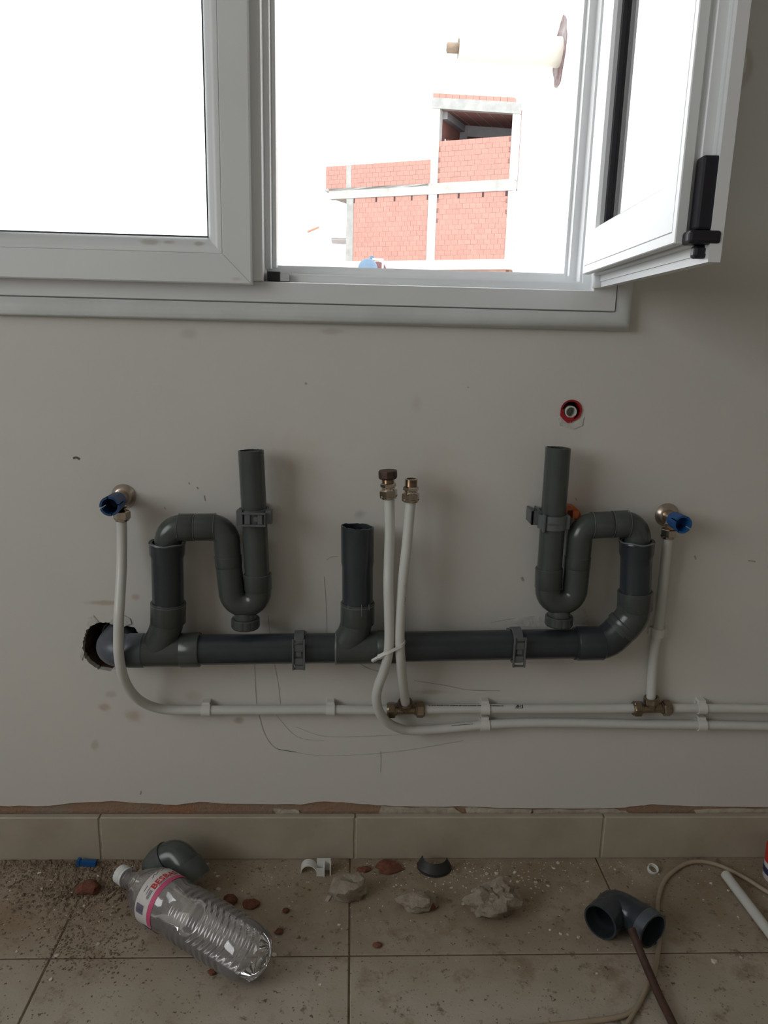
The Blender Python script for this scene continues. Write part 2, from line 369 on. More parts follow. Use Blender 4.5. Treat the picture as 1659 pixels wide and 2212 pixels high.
# tile material: dusty beige with dark specks and brown dirt toward the left
def tile_dirt(m):
    nt = m.node_tree; b = nt.nodes['Principled BSDF']; g = nd(nt, 'ShaderNodeNewGeometry')
    def nz(scale, det=5, ro=.6):
        n = nd(nt, 'ShaderNodeTexNoise'); n.inputs['Scale'].default_value = scale; n.inputs['Detail'].default_value = det; n.inputs['Roughness'].default_value = ro
        nt.links.new(g.outputs['Position'], n.inputs['Vector']); return n.outputs['Fac']
    def rng(src, a, c, lo=0, hi=1):
        n = nd(nt, 'ShaderNodeMapRange'); n.inputs[1].default_value = a; n.inputs[2].default_value = c; n.inputs[3].default_value = lo; n.inputs[4].default_value = hi
        nt.links.new(src, n.inputs[0]); return n.outputs[0]
    def mix(f, a, c):
        n = nd(nt, 'ShaderNodeMix', data_type='RGBA'); nt.links.new(f, n.inputs[0])
        if isinstance(a, tuple): n.inputs[6].default_value = (*a, 1)
        else: nt.links.new(a, n.inputs[6])
        if isinstance(c, tuple): n.inputs[7].default_value = (*c, 1)
        else: nt.links.new(c, n.inputs[7])
        return n.outputs[2]
    def math(op, a, c):
        n = nd(nt, 'ShaderNodeMath', operation=op)
        for i, q in enumerate((a, c)):
            if isinstance(q, (int, float)): n.inputs[i].default_value = q
            else: nt.links.new(q, n.inputs[i])
        return n.outputs[0]
    sp = nd(nt, 'ShaderNodeSeparateXYZ'); nt.links.new(g.outputs['Position'], sp.inputs[0])
    base = mix(rng(nz(5), .35, .65), (.50,.455,.385), (.38,.335,.265))
    # dust lies thicker near the wall: a dirty strip swept against the baseboard, thicker to the left
    near = rng(sp.outputs['Y'], -.33, -.16); lft = rng(sp.outputs['X'], .05, -.40)
    dust = math('MAXIMUM', math('MULTIPLY', near, .85), math('MULTIPLY', lft, rng(sp.outputs['Y'], -.34, -.18)))
    dust = math('MULTIPLY', dust, rng(nz(9, 6, .7), .25, .6, .35, 1))
    c = mix(math('MULTIPLY', dust, .92), base, (.26,.19,.122))
    c = mix(math('MULTIPLY', rng(nz(14, 6, .7), .54, .68), .65), c, (.215,.14,.08))
    c = mix(math('MULTIPLY', rng(nz(75, 3, .6), .64, .70), .85), c, (.075,.058,.038))
    c = mix(math('MULTIPLY', rng(nz(190, 2, .5), .66, .72), .6), c, (.10,.075,.05))
    c = mix(math('MULTIPLY', rng(nz(32, 5, .75), .585, .66), .75), c, (.12,.09,.055))
    nt.links.new(c, b.inputs['Base Color'])
    nt.links.new(math('ADD', .34, math('MULTIPLY', dust, .5)), b.inputs['Roughness'])
    bp = nd(nt, 'ShaderNodeBump'); bp.inputs['Strength'].default_value = .35; bp.inputs['Distance'].default_value = .001
    nt.links.new(nz(260, 3), bp.inputs['Height']); nt.links.new(bp.outputs[0], b.inputs['Normal'])
tile_dirt(M['tile'])
TX0, TW, TY0 = -.443, .45, -.2322
xs = [TX0 + TW*k for k in range(-5, 7)]; ys = [0.0, TY0] + [TY0 - TW*k for k in range(1, 9)]
def tile_mesh(w_, d_):
    mb = MB(); g = .0014; e = .0010
    mb.rings([[(g,-d_+g,-.004),(w_-g,-d_+g,-.004),(w_-g,-g,-.004),(g,-g,-.004)], [(g,-d_+g,-e),(w_-g,-d_+g,-e),(w_-g,-g,-e),(g,-g,-e)], [(g+e,-d_+g+e,0),(w_-g-e,-d_+g+e,0),(w_-g-e,-g-e,0),(g+e,-g-e,0)]], False, True)
    return mb
tm = {}
for a in xs:
    for y1, y0 in zip(ys, ys[1:]):
        if a+TW < XL or a > XR or y0 < YB-.4: continue
        d_ = round(y1-y0, 4)
        if d_ not in tm:
            o = tile_mesh(TW, d_).build('tile', M['tile'], floor, smooth=False); tm[d_] = o
        else:
            o = tm[d_].copy(); COL.objects.link(o)
        o.location = (a, y1, 0)
# baseboard: cut tiles stood against the wall, cream grout on top
bb = MB().box(XL, XR, -.0105, .0, .0, .083); bbo = struct(bb.build('baseboard_back', M['cream'], smooth=False))
BX0 = -.43525; bt = None
for k in range(-5, 6):
    a = BX0 + TW*k
    if a+TW < XL or a > XR: continue
    if bt is None:
        mb = MB(); g = .0016; e = .0015
        mb.rings([[(g,0,.001),(TW-g,0,.001),(TW-g,0,.086),(g,0,.086)], [(g,-.0095,.001),(TW-g,-.0095,.001),(TW-g,-.0095,.086),(g,-.0095,.086)], [(g+e,-.0115,.001+e),(TW-g-e,-.0115,.001+e),(TW-g-e,-.0115,.086-e),(g+e,-.0115,.086-e)]], True, True)
        bt = mb.build('tile', M['base_tile'], bbo, smooth=False); o = bt
    else: o = bt.copy(); COL.objects.link(o)
    o.location = (a, -.001, 0)
# cream smears left on the bare strip, to the right of the middle
for i, pts in enumerate([[(825,1740),(900,1744),(980,1743),(1003,1760),(995,1768),(900,1768),(815,1768)], [(1005,1743),(1080,1746),(1148,1746),(1146,1768),(1010,1768)], [(1150,1747),(1260,1747),(1330,1746),(1372,1758),(1365,1769),(1280,1769),(1155,1769)], [(1500,1750),(1560,1746),(1659,1747),(1760,1748),(1760,1771),(1510,1771)], [(590,1745),(640,1748),(655,1760),(600,1762)]]):
    p = jag([xz(*q, .003) for q in pts], .0016, 4, 40+i); fill_poly([p], .0012, .0040).build('mortar_smear', M['cream'], wall, smooth=False)

# ------------------------------------------------------------------ window
wcx = lambda px, py: (WY(px, py, -.03).x, WY(px, py, -.03).z)
blobs(M['pvc_white'], [(*wcx(330,524), .020, .006, (.50,.47,.42), .8), (*wcx(365,524), .014, .005, (.48,.44,.38), .8), (*wcx(432,528), .010, .005, (.48,.43,.36), .8), (*wcx(515,604), .010, .004, (.56,.52,.46), .6)])
win_o = thing('window_1', None, None, (0, 0, 0)); struct(win_o)
def sweep(name, ub, us, ys_, material, parent, rect=(WX0, WX1, WZ0, WZ1), angle=25):
    """profile swept round a rectangle with mitred corners; ub / us = inward offsets on rails / stiles"""
    x0, x1, z0, z1 = rect; rs = []
    for b, s_, y in zip(ub, us, ys_):
        rs.append([(x0+s_, y, z0+b), (x1-s_, y, z0+b), (x1-s_, y, z1-b), (x0+s_, y, z1-b)])
    mb = MB(); mb.rings(rs); return mb.build(name, material, parent, angle=angle)
tu = [0, 0, .003, .008, .014, .020, .0272, .0272]; ty = [.0, -.009, -.0155, -.0185, -.0195, -.0188, -.0175, 0]
tr = struct(sweep('trim_1', tu, tu, ty, M['pvc_trim'], None, angle=50))
fu = [.028, .028, .0295, .0575, .0585, .0585, .0700, .0700, .0725, .0725, .0820, .0820, .0868, .0868, .03]
fs = [.028, .028, .0295, .0640, .0650, .0650, .0765, .0765, .0800, .0800, .0905, .0905, .0950, .0950, .03]
fy = [.02, -.0165, -.0200, -.0200, -.0185, .0000, .0000, .0060, .0060, .0300, .0300, .0450, .0450, .0800, .0800]
fr = sweep('window_frame', fu, fs, fy, M['pvc_white'], win_o)
rv = MB(); q0, q1, q2, q3 = WX0+.018, WX1-.018, WZ0+.018, WZ1-.018
for y0_, y1_, d_ in ((.081, WT+.004, .0),): rv.rings([[(q0+d_,y0_,q2+d_),(q1-d_,y0_,q2+d_),(q1-d_,y0_,q3-d_),(q0+d_,y0_,q3-d_)], [(q0+d_,y1_,q2+d_),(q1-d_,y1_,q2+d_),(q1-d_,y1_,q3-d_),(q0+d_,y1_,q3-d_)], [(q0-.02,y1_,q2-.02),(q1+.02,y1_,q2-.02),(q1+.02,y1_,q3+.02),(q0-.02,y1_,q3+.02)], [(q0-.02,y0_,q2-.02),(q1+.02,y0_,q2-.02),(q1+.02,y0_,q3+.02),(q0-.02,y0_,q3+.02)]])
rv.build('reveal', M['white_render'], win_o, smooth=False)
# closed left sash: bottom rail z .9915, right stile edge x -.151
SX0, SX1, SZ0, SZ1 = -.62, -.151, .9925, 2.07
su = [.004, 0, 0, .0015, .0405, .0415, .0425, .047, .054, .060, .064, .0665, .0665]
sy = [-.0215, -.0215, -.043, -.0445, -.0445, -.0435, -.0445, -.0440, -.039, -.030, -.021, -.012, .02]
ls = sweep('sash', su, su, sy, M['pvc_white'], win_o, (SX0, SX1, SZ0, SZ1), angle=30)
g = .0665
sweep('gasket', [g-.002, g+.0022, g+.0022], [g-.002, g+.0022, g+.0022], [-.010, -.010, -.004], M['gasket'], ls, (SX0, SX1, SZ0, SZ1))
MB().box(SX0+.06, SX1-.06, -.006, -.002, SZ0+.06, SZ1-.06).build('pane', M['glass'], ls, smooth=False)
mj = MB(); mj.rings([[(SX1-.0405, -.0447, SZ0+.0408), (SX1-.0408, -.0447, SZ0+.0405)], [(SX1-.0012, -.0447, SZ0+.0015), (SX1-.0015, -.0447, SZ0+.0012)]], closed=False); mj.rings([[(SX1-.061, -.0405, SZ0+.0408), (SX1-.0606, -.0405, SZ0+.0408)], [(SX1-.061, -.0447, SZ0+.0425), (SX1-.0606, -.0447, SZ0+.0425)]], closed=False); mj.build('mitre_joint', M['gasket2'], ls, smooth=False)
ast = MB(); ast.box(SX1-.012, -.1362, -.0300, .03, .9985, 2.07); ast.box(-.1365, -.1275, .0, .05, 1.019, 2.06); ast.box(-.1275, -.1210, .022, .06, 1.022, 2.06)
ao = ast.build('astragal', M['pvc_white'], ls, smooth=False)
bv = ao.modifiers.new('soft_edges', 'BEVEL'); bv.width = .0012; bv.segments = 2
kp = MB(); a = WY(578, 603, -.012); b_ = WY(605, 603, -.012); c_ = WY(625, 603, -.012)
kp.box(a.x, b_.x, -.016, .0005, a.z-.002, a.z+.011).build('lock_keeper', M['hardware'], win_o, smooth=False)
MB().box(b_.x, c_.x, -.012, .0005, a.z-.002, a.z+.008).build('keeper_tongue', M['steel'], win_o, smooth=False)
# open right sash, swung about its hinge into the room. local frame: e = along the sash, n = towards its outdoor face
A = Vector((.3401, -.0277, 1.0207)); PH = R(94.565); L = .427; OV, TT = .018, .040
e_ = Vector((cos(PH), -sin(PH), 0)); inn = Vector((sin(PH), cos(PH), 0))      # inn: from outdoor face to room face
smx = Matrix((e_, inn, Vector((0,0,1)))).transposed().to_4x4(); smx.translation = A
HT = 1.06
def ssweep(name, u_, t_, material, parent, angle=25):
    rs = []
    for uu, tt in zip(u_, t_):
        rs.append([smx @ Vector(q) for q in ((uu, tt, uu), (L-uu, tt, uu), (L-uu, tt, HT-uu), (uu, tt, HT-uu))])
    mb = MB(); mb.rings(rs); return mb.build(name, material, parent, angle=angle)
bu = [.062, .062, .058, .050, .012, .0115, .0105, .001, 0, 0, .004, .004, .0, -.001, -.001, -.010, -.010, -OV, -OV, -OV+.002, .042, .062]
bt_ = [.018, .006, .0015, 0, 0, .0012, 0, 0, .001, .010, .010, .016, .016, .017, .026, .026, .0275, .0275, TT-.001, TT, TT, .030]
rs_ = ssweep('sash', bu, bt_, M['pvc_white'], win_o)
ssweep('gasket', [.060, .0665, .0665, .060], [.011, .013, .019, .019], M['gasket'], rs_)
pm = MB(); pm.box(.058, L-.058, .018, .0195, .058, HT-.058, smx); pm.build('pane', M['glass'], rs_, smooth=False)
hb = MB()                                            # espagnolette lever on the free edge
zz = lambda py: WY(1510, py, -.47).z - A.z
hb.box(L-.004, L+.016, .013, .033, zz(497), zz(333), smx); hb.box(L-.004, L+.020, .007, .037, zz(527), zz(497), smx); hb.box(L-.004, L+.010, .0165, .030, zz(556), zz(527), smx)
ho = hb.build('lock_lever', M['hardware'], rs_, smooth=False); bv = ho.modifiers.new('soft_edges', 'BEVEL'); bv.width = .003; bv.segments = 2
hg = MB(); hc = WY(1288, 605, -.026); hg.lathe((hc.x+.004, -.027, hc.z-.012), (0,0,1), [(0,.0001),(0,.0085),(.002,.010),(.035,.010),(.037,.0085),(.037,.0001)], 20); hg.lathe((hc.x+.004, -.027, 1.75), (0,0,1), [(0,.0001),(0,.010),(.06,.010),(.06,.0001)], 20)
hg.build('hinge', M['pvc_white'], win_o)
# round white cover on the wall behind the open sash
c = WY(1558, 140, 0); cv = MB(); cv.lathe((c.x, 0, c.z), (0,-1,0), [(0,.036),(.004,.036),(.008,.034),(.010,.028),(.011,.0001)], 36)
tag(cv.build('junction_box_cover', M['clip_white'], org=Vector((c.x, 0, c.z))), 'round white cover plate on the wall behind the open window sash', 'cover plate')

# ------------------------------------------------------------------ drain pipework
PY = -.042                                  # depth of the drain axis in front of the wall
def P(px, py, y=PY): return WY(px, py, y)
RB, RS = .0248, .0197                       # 50 mm and 40 mm pipe
def collar(mb, a, b, r, lip=.0012):
    """short socket from a to b with rounded rims"""
    a, b = Vector(a), Vector(b); ax = b-a; l = ax.length
    mb.lathe(a, ax, [(0, r-.004), (0, r-.0006), (.0008, r), (l-.0012, r), (l, r-.001), (l, r-.004)], 32); return mb
dr = thing('drain_pipe', 'long slate-grey drain pipe running along the wall into the broken hole', 'drain pipe', P(760, 1400))
e0 = P(236, 1405); e1 = P(312, 1405)
we = MB(); back = Vector((e0.x, .12, e0.z)); rr = RB+.0022
bend = arc((e0.x, PY+.026, e0.z), (e0.x, PY, e0.z), (e0.x+.026, PY, e0.z), 8)
we.tube([back] + [Vector((e0.x, .03, e0.z))] + bend + [P(300, 1405)], rr, 32); collar(we, P(278,1405), P(313,1405), RB+.0032)
we.build('wall_elbow', M['pipe_elbow'], dr)
gl = MB(); gl.tube([Vector((e0.x+.03*cos(t), .02, e0.z+.03*sin(t))) for t in [i*pi/12 for i in range(25)]], .0022, 8); gl.build('sleeve_rim', M['rubber'], dr)
def wye(name, body0, body1, neck, top, sock, mb=None):
    mb = MB(); mb.tube([P(*body0), P(*body1)], RB+.0024, 32)
    return mb
w1 = MB(); w1.tube([P(300,1405), P(430,1404)], RB+.0020, 32); collar(w1, P(392,1404), P(433,1403.5), RB+.0034)
w1.tube(spline([P(330,1408), P(343,1392), P(354,1368), P(361,1345), P(363,1322)], 5), [RB+.0012]*21, 32); collar(w1, P(363,1344), P(363.5,1300), RB+.0032)
w1.build('wye_fitting', M['pipe_grey'], dr)
s1 = MB(); s1.tube([P(425,1403.5), P(730,1399.5)], RB, 32); s1.build('pipe_section', M['pipe_blue'], dr)
cut = MB(); collar(cut, P(724,1399.5), P(729,1399.5), RB+.0026); cut.build('rough_cut_rim', M['glue'], dr)
w2 = MB(); w2.tube([P(728,1399.5), P(868,1397)], RB+.0022, 32); collar(w2, P(815,1398), P(868,1397), RB+.0027)
w2.tube(spline([P(742,1404), P(752,1386), P(763,1366), P(770,1346), P(772,1320)], 5), [RB+.0010]*21, 32); collar(w2, P(772,1346), P(772.5,1300), RB+.0028)
w2.build('wye_fitting', M['pipe_grey'], dr)
for px, l in ((781,26), (797,12), (752,10)):
    gl = MB(); gl.tube([P(px, 1306, PY-RB-.0022), P(px+.5, 1306+l, PY-RB-.0022)], .0006, 6); gl.build('glue_drip', M['glue'], dr)
for q0, q1, q2 in ((P(772.5,1306), P(772.5,1303), RB+.0030), (P(363.5,1306), P(363.5,1303), RB+.0034)): gl = MB(); collar(gl, q0, q1, q2); gl.build('glue_bead', M['glue'], dr)
s2 = MB(); s2.tube([P(860,1397), P(1255,1390)], RB, 32); s2.build('pipe_section', M['pipe_blue'], dr)
# open standpipe in the middle with a rough cut top
def open_pipe(a, b, r, name, material, parent, wall_=.0022, depth=.09, ragged=.0, seed=1, steps=None, tilt=None):
    a, b = Vector(a), Vector(b); ax = (b-a); l = ax.length; ax.normalize(); u, v = frame(ax); rnd = random.Random(seed); n = 40
    off = [rnd.uniform(-ragged, ragged)*.5 + ragged*1.3*sin(2*pi*i/n*1+seed) for i in range(n)]
    def ring(t, rad, rag): return [a + ax*(t+(off[i] if rag else 0)) + (u*cos(2*pi*i/n)+v*sin(2*pi*i/n))*rad for i in range(n)]
    prof = steps or [(0, r)]
    rs = [ring(t*l, q, False) for t, q in prof] + [ring(l, r, True), ring(l, r-wall_, True), ring(l-depth, r-wall_, False)]
    mb = MB(); mb.rings(rs); mb.mi_(1); k = mb.add(ring(l-depth, r-wall_, False)); mb.face([k+i for i in range(n)]); return mb.build(name, [material, M['inside']], parent, angle=30)
open_pipe(P(772.5,1310), P(772,1137), RB+.0013, 'standpipe', M['pipe_blue'], dr, ragged=.0016, seed=4, steps=[(0, RB), (.49, RB), (.53, RB+.0006), (.56, RB+.0013)])
# right end: two 45 degree elbows, riser with socket
el = MB(); path = spline([P(1240,1390), P(1290,1389.5), P(1316,1381), P(1338,1362)], 5); el.tube(path, RB+.0024, 32); collar(el, P(1245,1390), P(1302,1389), RB+.0034)
d1 = (P(1349,1351)-P(1330,1368)).normalized()
el.build('elbow_fitting', M['pipe_blue'], dr)
el2 = MB(); el2.tube(spline([P(1334,1365), P(1353,1347), P(1367,1325), P(1371,1290)], 5), RB+.0024, 32); collar(el2, P(1341,1357), P(1350,1348.5), RB+.0036); collar(el2, P(1371,1316), P(1372,1276), RB+.0034)
el2.build('elbow_fitting', M['pipe_elbow2'] if 'pipe_elbow2' in M else M['pipe_grey'], dr)
def riser(a, b, c, d, name):
    """pipe a-b, flared socket from b up to c"""
    mb = MB(); mb.tube([P(*a), P(*b)], RB, 32)
    pb, pc = P(*b), P(*c); ax = pc-pb; l = ax.length
    mb.lathe(pb, ax, [(0, RB), (l*.25, RB+.0004), (l*.45, RB+.0024), (l-.004, RB+.0028), (l-.002, RB+.0038), (l, RB+.0030), (l, RB-.002), (l-.02, RB-.003)], 36)
    return mb.build(name, M['pipe_blue'], dr)
riser((363.5,1310), (361.5,1215), (361,1171), None, 'riser_pipe')
riser((1372,1285), (1374,1215), (1376,1168), None, 'riser_pipe')
for cpt in ((361,1171.5), (1376,1168.5)):
    gg = MB(); q = P(*cpt); gg.tube([q + Vector((cos(t)*(RB+.0028), sin(t)*(RB+.0028), .0008*sin(5*t))) for t in [i*pi/18 for i in range(37)]], .0013, 8)
    gg.build('glue_bead', M['glue'], dr)

# ------------------------------------------------------------------ sink traps
def trap(label, tail_top, tail_bot, ux, uy, leg_r, over, drop, flip, group):
    """tail_top/bot: axis of the tailpiece; ux: centres of the two legs (tail side, other side); over: y of the top bend axis; drop: axis x where it enters the riser"""
    root = thing('sink_trap', label, 'sink trap', P(*tail_bot))
    tt_, tb = P(*tail_top), P(*tail_bot)
    open_pipe(tb, tt_, RS, 'tailpiece', M['pipe_grey'], root, ragged=.0006, seed=3+int(flip > 0))
    xt, xo = ux
    # U bend: tail leg, half circle, other leg
    cx = (xt+xo)/2; pts = []
    pa = P(xt, uy); pb = P(xo, uy); cc = (pa+pb)/2; rad = (pb-pa).length/2; ex = (pa-cc).normalized()
    for i in range(17):
        th = pi*i/16; pts.append(cc + ex*cos(th)*rad + Vector((0,0,-1))*sin(th)*rad)
    ub = MB(); top_o = P(*over['leg']); ub.tube([tb] + [P(xt, uy-8)] + pts + [P(*over['mid'])], RS+.0010, 32)
    col_a = P(xt + (over['cs']), uy-4); collar(ub, col_a, P(*over['ctop']), RS+.0024)
    ub.build('u_bend', M['pipe_grey'], root)
    # over bend: up the other leg, over and down into the riser
    ob = MB(); a = P(*over['mid']); b = P(*over['leg']); k1 = P(*over['k1']); k2 = P(*over['k2']); dn = P(*drop)
    c1 = Vector((b.x, PY, k1.z)); c2 = Vector((dn.x, PY, k2.z)); rb = .0235
    dirx = 1 if k2.x > k1.x else -1
    bend1 = arc(c1 + (b-c1).normalized()*rb, c1, c1 + Vector((dirx*rb, 0, 0)), 8)
    bend2 = arc(c2 + Vector((-dirx*rb, 0, 0)), c2, c2 + (dn-c2).normalized()*rb, 8)
    ob.tube([a, b] + bend1 + bend2 + [dn], RS+.0008, 32)
    collar(ob, P(*over['mid']), P(over['mid'][0]+(over['leg'][0]-over['mid'][0])*.55, over['mid'][1]+(over['leg'][1]-over['mid'][1])*.55), RS+.0016)
    ob.build('return_bend', M['pipe_grey'], root)
    cp = MB(); m1, m2 = bend1[-1], bend2[0]; collar(cp, m1+(m2-m1)*-.12, m1+(m2-m1)*.55, RS+.0018); collar(cp, m1+(m2-m1)*.60, m1+(m2-m1)*1.1, RS+.0021)
    cp.build('coupling', M['pipe_grey'], root)
    for f in (-.12, .57, 1.1):
        sm = MB(); q = m1+(m2-m1)*f; sm.tube([q + Vector((0, cos(t), sin(t)))*(RS+.0021) for t in [i*pi/14 for i in range(29)]], .0005, 6)
        sm.build('glue_seam', M['glue'], root)
    # ribbed cleanout cap under the U
    bot = cc + Vector((0,0,-rad)); cl = MB(); n = 60
    cl.lathe(bot + Vector((0,0,-RS*.6)), (0,0,-1), [(0, .016), (.0095, .0185), (.011, .0185)], 32)
    base = bot + Vector((0,0,-RS-.0035)); rs = []
    for t, q in ((0, .006), (0, .0215), (.0015, .0228), (.014, .0230), (.0165, .0215), (.0165, .0001)):
        rs.append([base + Vector((cos(2*pi*i/n)*(q*(1 if i % 5 else .965)), sin(2*pi*i/n)*(q*(1 if i % 5 else .965)), -t)) for i in range(n)])
    cl.rings(rs); cl.build('cleanout_cap', M['pipe_grey'], root, angle=25)
    return root
trap('grey sink trap on the left with its over bend going left into the riser', (542,973), (557,1262), (558,500.5), 1278, 25,
     dict(leg=(491,1180), mid=(494,1222), k1=(491,1139), k2=(363,1139), cs=-.5, ctop=(556,1238)), (362.5,1176), -1, None)
trap('grey sink trap on the right with its over bend going right behind the valve side', (1206,967), (1184,1262), (1184,1241.5), 1273, 25,
     dict(leg=(1250,1180), mid=(1246,1226), k1=(1251,1134), k2=(1378,1132), cs=.5, ctop=(1186,1226)), (1376,1172), 1, None)

# ------------------------------------------------------------------ grey snap clips holding the pipes
def clip_plate(mb, o, ax, nx, w_, h_, t_, slots, rail):
    """flat latch plate: two rails and cross bars with open slots. ax: long direction, nx: across, normal faces -y"""
    def bar(a0, a1, b0, b1, d0=0, d1=t_):
        pts = []
        for d in (d0, d1):
            pts += [o + ax*a0 + nx*b0 + Vector((0,-d,0)), o + ax*a1 + nx*b0 + Vector((0,-d,0)), o + ax*a1 + nx*b1 + Vector((0,-d,0)), o + ax*a0 + nx*b1 + Vector((0,-d,0))]
        mb.hexa(pts)
    bar(0, h_, -w_/2, -w_/2+rail, 0, t_+.002); bar(0, h_, w_/2-rail, w_/2, 0, t_+.002)
    prev = 0
    for s0, s1 in slots:
        if s0 > prev: bar(prev*h_, s0*h_, -w_/2+rail, w_/2-rail)
        prev = s1
    if prev < 1: bar(prev*h_, h_, -w_/2+rail, w_/2-rail)
    return bar
def pipe_clip(label, center, axis, r, wid, plate, mirror=1, closed_front=True):
    c = Vector(center); root = thing('pipe_clip', label, 'pipe clip', Vector((c.x, 0, c.z)), 'grey pipe clips on the drain')
    axis = Vector(axis).normalized(); u = Vector((0,-1,0)); v = axis.cross(u)
    band = MB(); n = 40; ro, ri = r+.0042, r+.0006
    rs = []
    for i in range(n+1):
        t = 2*pi*i/n; d = u*cos(t)+v*sin(t)
        rs.append([c+d*ri-axis*wid/2, c+d*ro-axis*wid/2, c+d*ro+axis*wid/2, c+d*ri+axis*wid/2])
    band.rings(rs); band.build('band', M['clip_grey'], root, angle=30)
    ft = MB(); yb = c.y + r*.8; pts = []
    q0 = Vector((c.x, yb, c.z)); q1 = Vector((c.x, 0, c.z))
    for q in (q0, q1): pts += [q - axis*wid/2 - v*.013, q + axis*wid/2 - v*.013, q + axis*wid/2 + v*.013, q - axis*wid/2 + v*.013]
    ft.hexa(pts); ft.build('foot', M['clip_grey'], root, smooth=False)
    pl = MB(); plate(pl, c); po = pl.build('latch', M['clip_grey'], root, smooth=False); bv = po.modifiers.new('soft_edges', 'BEVEL'); bv.width = .0006; bv.segments = 1
    return root
def main_plate(wid, top, bot):
    def f(mb, c):
        yf = c.y-RB-.0046; z1 = WY(700, top, yf).z; z0 = WY(700, bot, yf).z; h = z1-z0; o = Vector((c.x, yf, z1))
        bar = clip_plate(mb, o, Vector((0,0,-1)), Vector((1,0,0)), wid, h, .0030, [(.11,.175),(.40,.63),(.83,.93)], .0030)
        bar(.40*h, .575*h, -wid*.23, wid*.23, -.0015, .0018)
    return f
axm = (P(1000,1393)-P(600,1401))
pipe_clip('grey snap clip on the long drain pipe left of the open standpipe', P(648,1400.5), axm, RB+.0005, .0155, main_plate(.0208, 1381, 1446))
pipe_clip('grey snap clip on the long drain pipe below the right trap', P(1114,1392.5), axm, RB+.0005, .0155, main_plate(.0208, 1373, 1437))
def left_plate(mb, c):
    yf = c.y-RS-.0048; x0 = WY(520, 1110, yf).x; x1 = WY(574, 1110, yf).x; h = x1-x0; wz = WY(545, 1096, yf).z-WY(545, 1126, yf).z
    bar = clip_plate(mb, Vector((x0, yf, c.z-.0005)), Vector((1,0,0)), Vector((0,0,1)), wz, h, .0030, [(.08,.16),(.38,.68),(.86,.95)], .0030)
    bar(.52*h, .68*h, -wz*.18, wz*.18, -.0015, .0016)
    mb.box(x0-.0075, x0+.002, yf+.002, yf+.014, c.z-.011, c.z+.012); mb.box(x1-.001, x1+.0085, yf+.004, yf+.020, c.z-.009, c.z+.012)
ta, tb_ = P(542,973), P(557,1262); ctr = ta+(tb_-ta)*((1110-973)/(1262-973.))
pipe_clip('grey snap clip with slots round the upright pipe of the left trap', ctr, (ta-tb_), RS, .0225, left_plate)
def right_plate(mb, c):
    yf = c.y-RS-.0042
    mb.box(c.x-.0205, c.x-.0165, yf+.002, yf+.010, c.z-.014, c.z+.014)
    x0 = WY(1144, 1120, -.028).x
    mb.box(x0, c.x-.018, -.040, -.036, c.z-.008, c.z+.015); mb.box(x0, x0+.004, -.040, -.002, c.z-.008, c.z+.015); mb.box(x0+.012, x0+.015, -.037, -.004, c.z-.006, c.z+.016)
    mb.box(c.x-.016, c.x+.004, yf-.0012, yf+.002, c.z-.0008, c.z+.0004)
    mb.box(c.x+.0165, c.x+.0235, c.y-.016, c.y-.008, c.z-.010, c.z+.012)
ta, tb_ = P(1206,967), P(1184,1262); ctr = ta+(tb_-ta)*((1122-967)/(1262-967.))
pipe_clip('grey snap clip with an open side loop round the upright pipe of the right trap', ctr, (ta-tb_), RS, .0225, right_plate)
# orange clip behind the right trap
oc = P(1236,1116,-.018); og = thing('orange_clip', 'small orange plastic clip on the wall behind the right trap', 'wall clip', (oc.x, 0, oc.z))
om = MB(); pts = [WY(1218,1112,-.02), WY(1220,1100,-.02), WY(1227,1094,-.02), WY(1238,1096,-.02), WY(1246,1104,-.02), WY(1250,1114,-.02), WY(1243,1122,-.02)]
pr_ = []
for i, q in enumerate(pts):
    t = (pts[min(i+1,len(pts)-1)]-pts[max(i-1,0)]).normalized(); nn = Vector((-t.z,0,t.x))*.0028
    pr_.append([q+nn+Vector((0,-.008,0)), q+nn+Vector((0,.014,0)), q-nn+Vector((0,.014,0)), q-nn+Vector((0,-.008,0))])
om.rings(pr_, True, True); om.build('arch', M['orange'], og, smooth=False)
om = MB(); q = WY(1243,1110,-.03); om.box(q.x-.005, q.x+.0045, -.034, -.026, q.z-.007, q.z+.006); q = WY(1224,1104,0); om.box(q.x-.008, q.x+.014, -.008, 0, q.z-.008, q.z+.002); om.build('tab', M['orange'], og, smooth=False)

# ------------------------------------------------------------------ white water pipes
RP = .0080
def wpipe(name, label, pts, k=5):
    mb = MB(); p = [WY(x, y, d) for x, y, d in pts]
    if pts[-1][0] > 1700: p += [p[-1]+Vector((k_*.25, 0, 0)) for k_ in range(1, 7)]
    mb.tube(spline(p, k), RP, 20)
    o = mb.build(name, M['pex'], org=p[0].copy()); return tag(o, label, 'water pipe')
FR = PY - RB - RP - .0012
wpipe('water_pipe', 'white water pipe curving down from the left blue-capped valve and along the wall', [(263,1126,-.032),(263.5,1170,-.034),(262.5,1230,-.045),(260,1280,-.062),(257,1330,FR-.003),(256,1375,FR-.004),(256.5,1410,FR-.004),(261,1442,FR+.002),(270,1472,-.060),(286,1498,-.046),(310,1518,-.030),(342,1530,-.018),(378,1534,-.013),(445,1534,-.0125),(560,1534,-.0125),(713,1533,-.0125),(790,1534,-.0125),(842,1534,-.0135)])
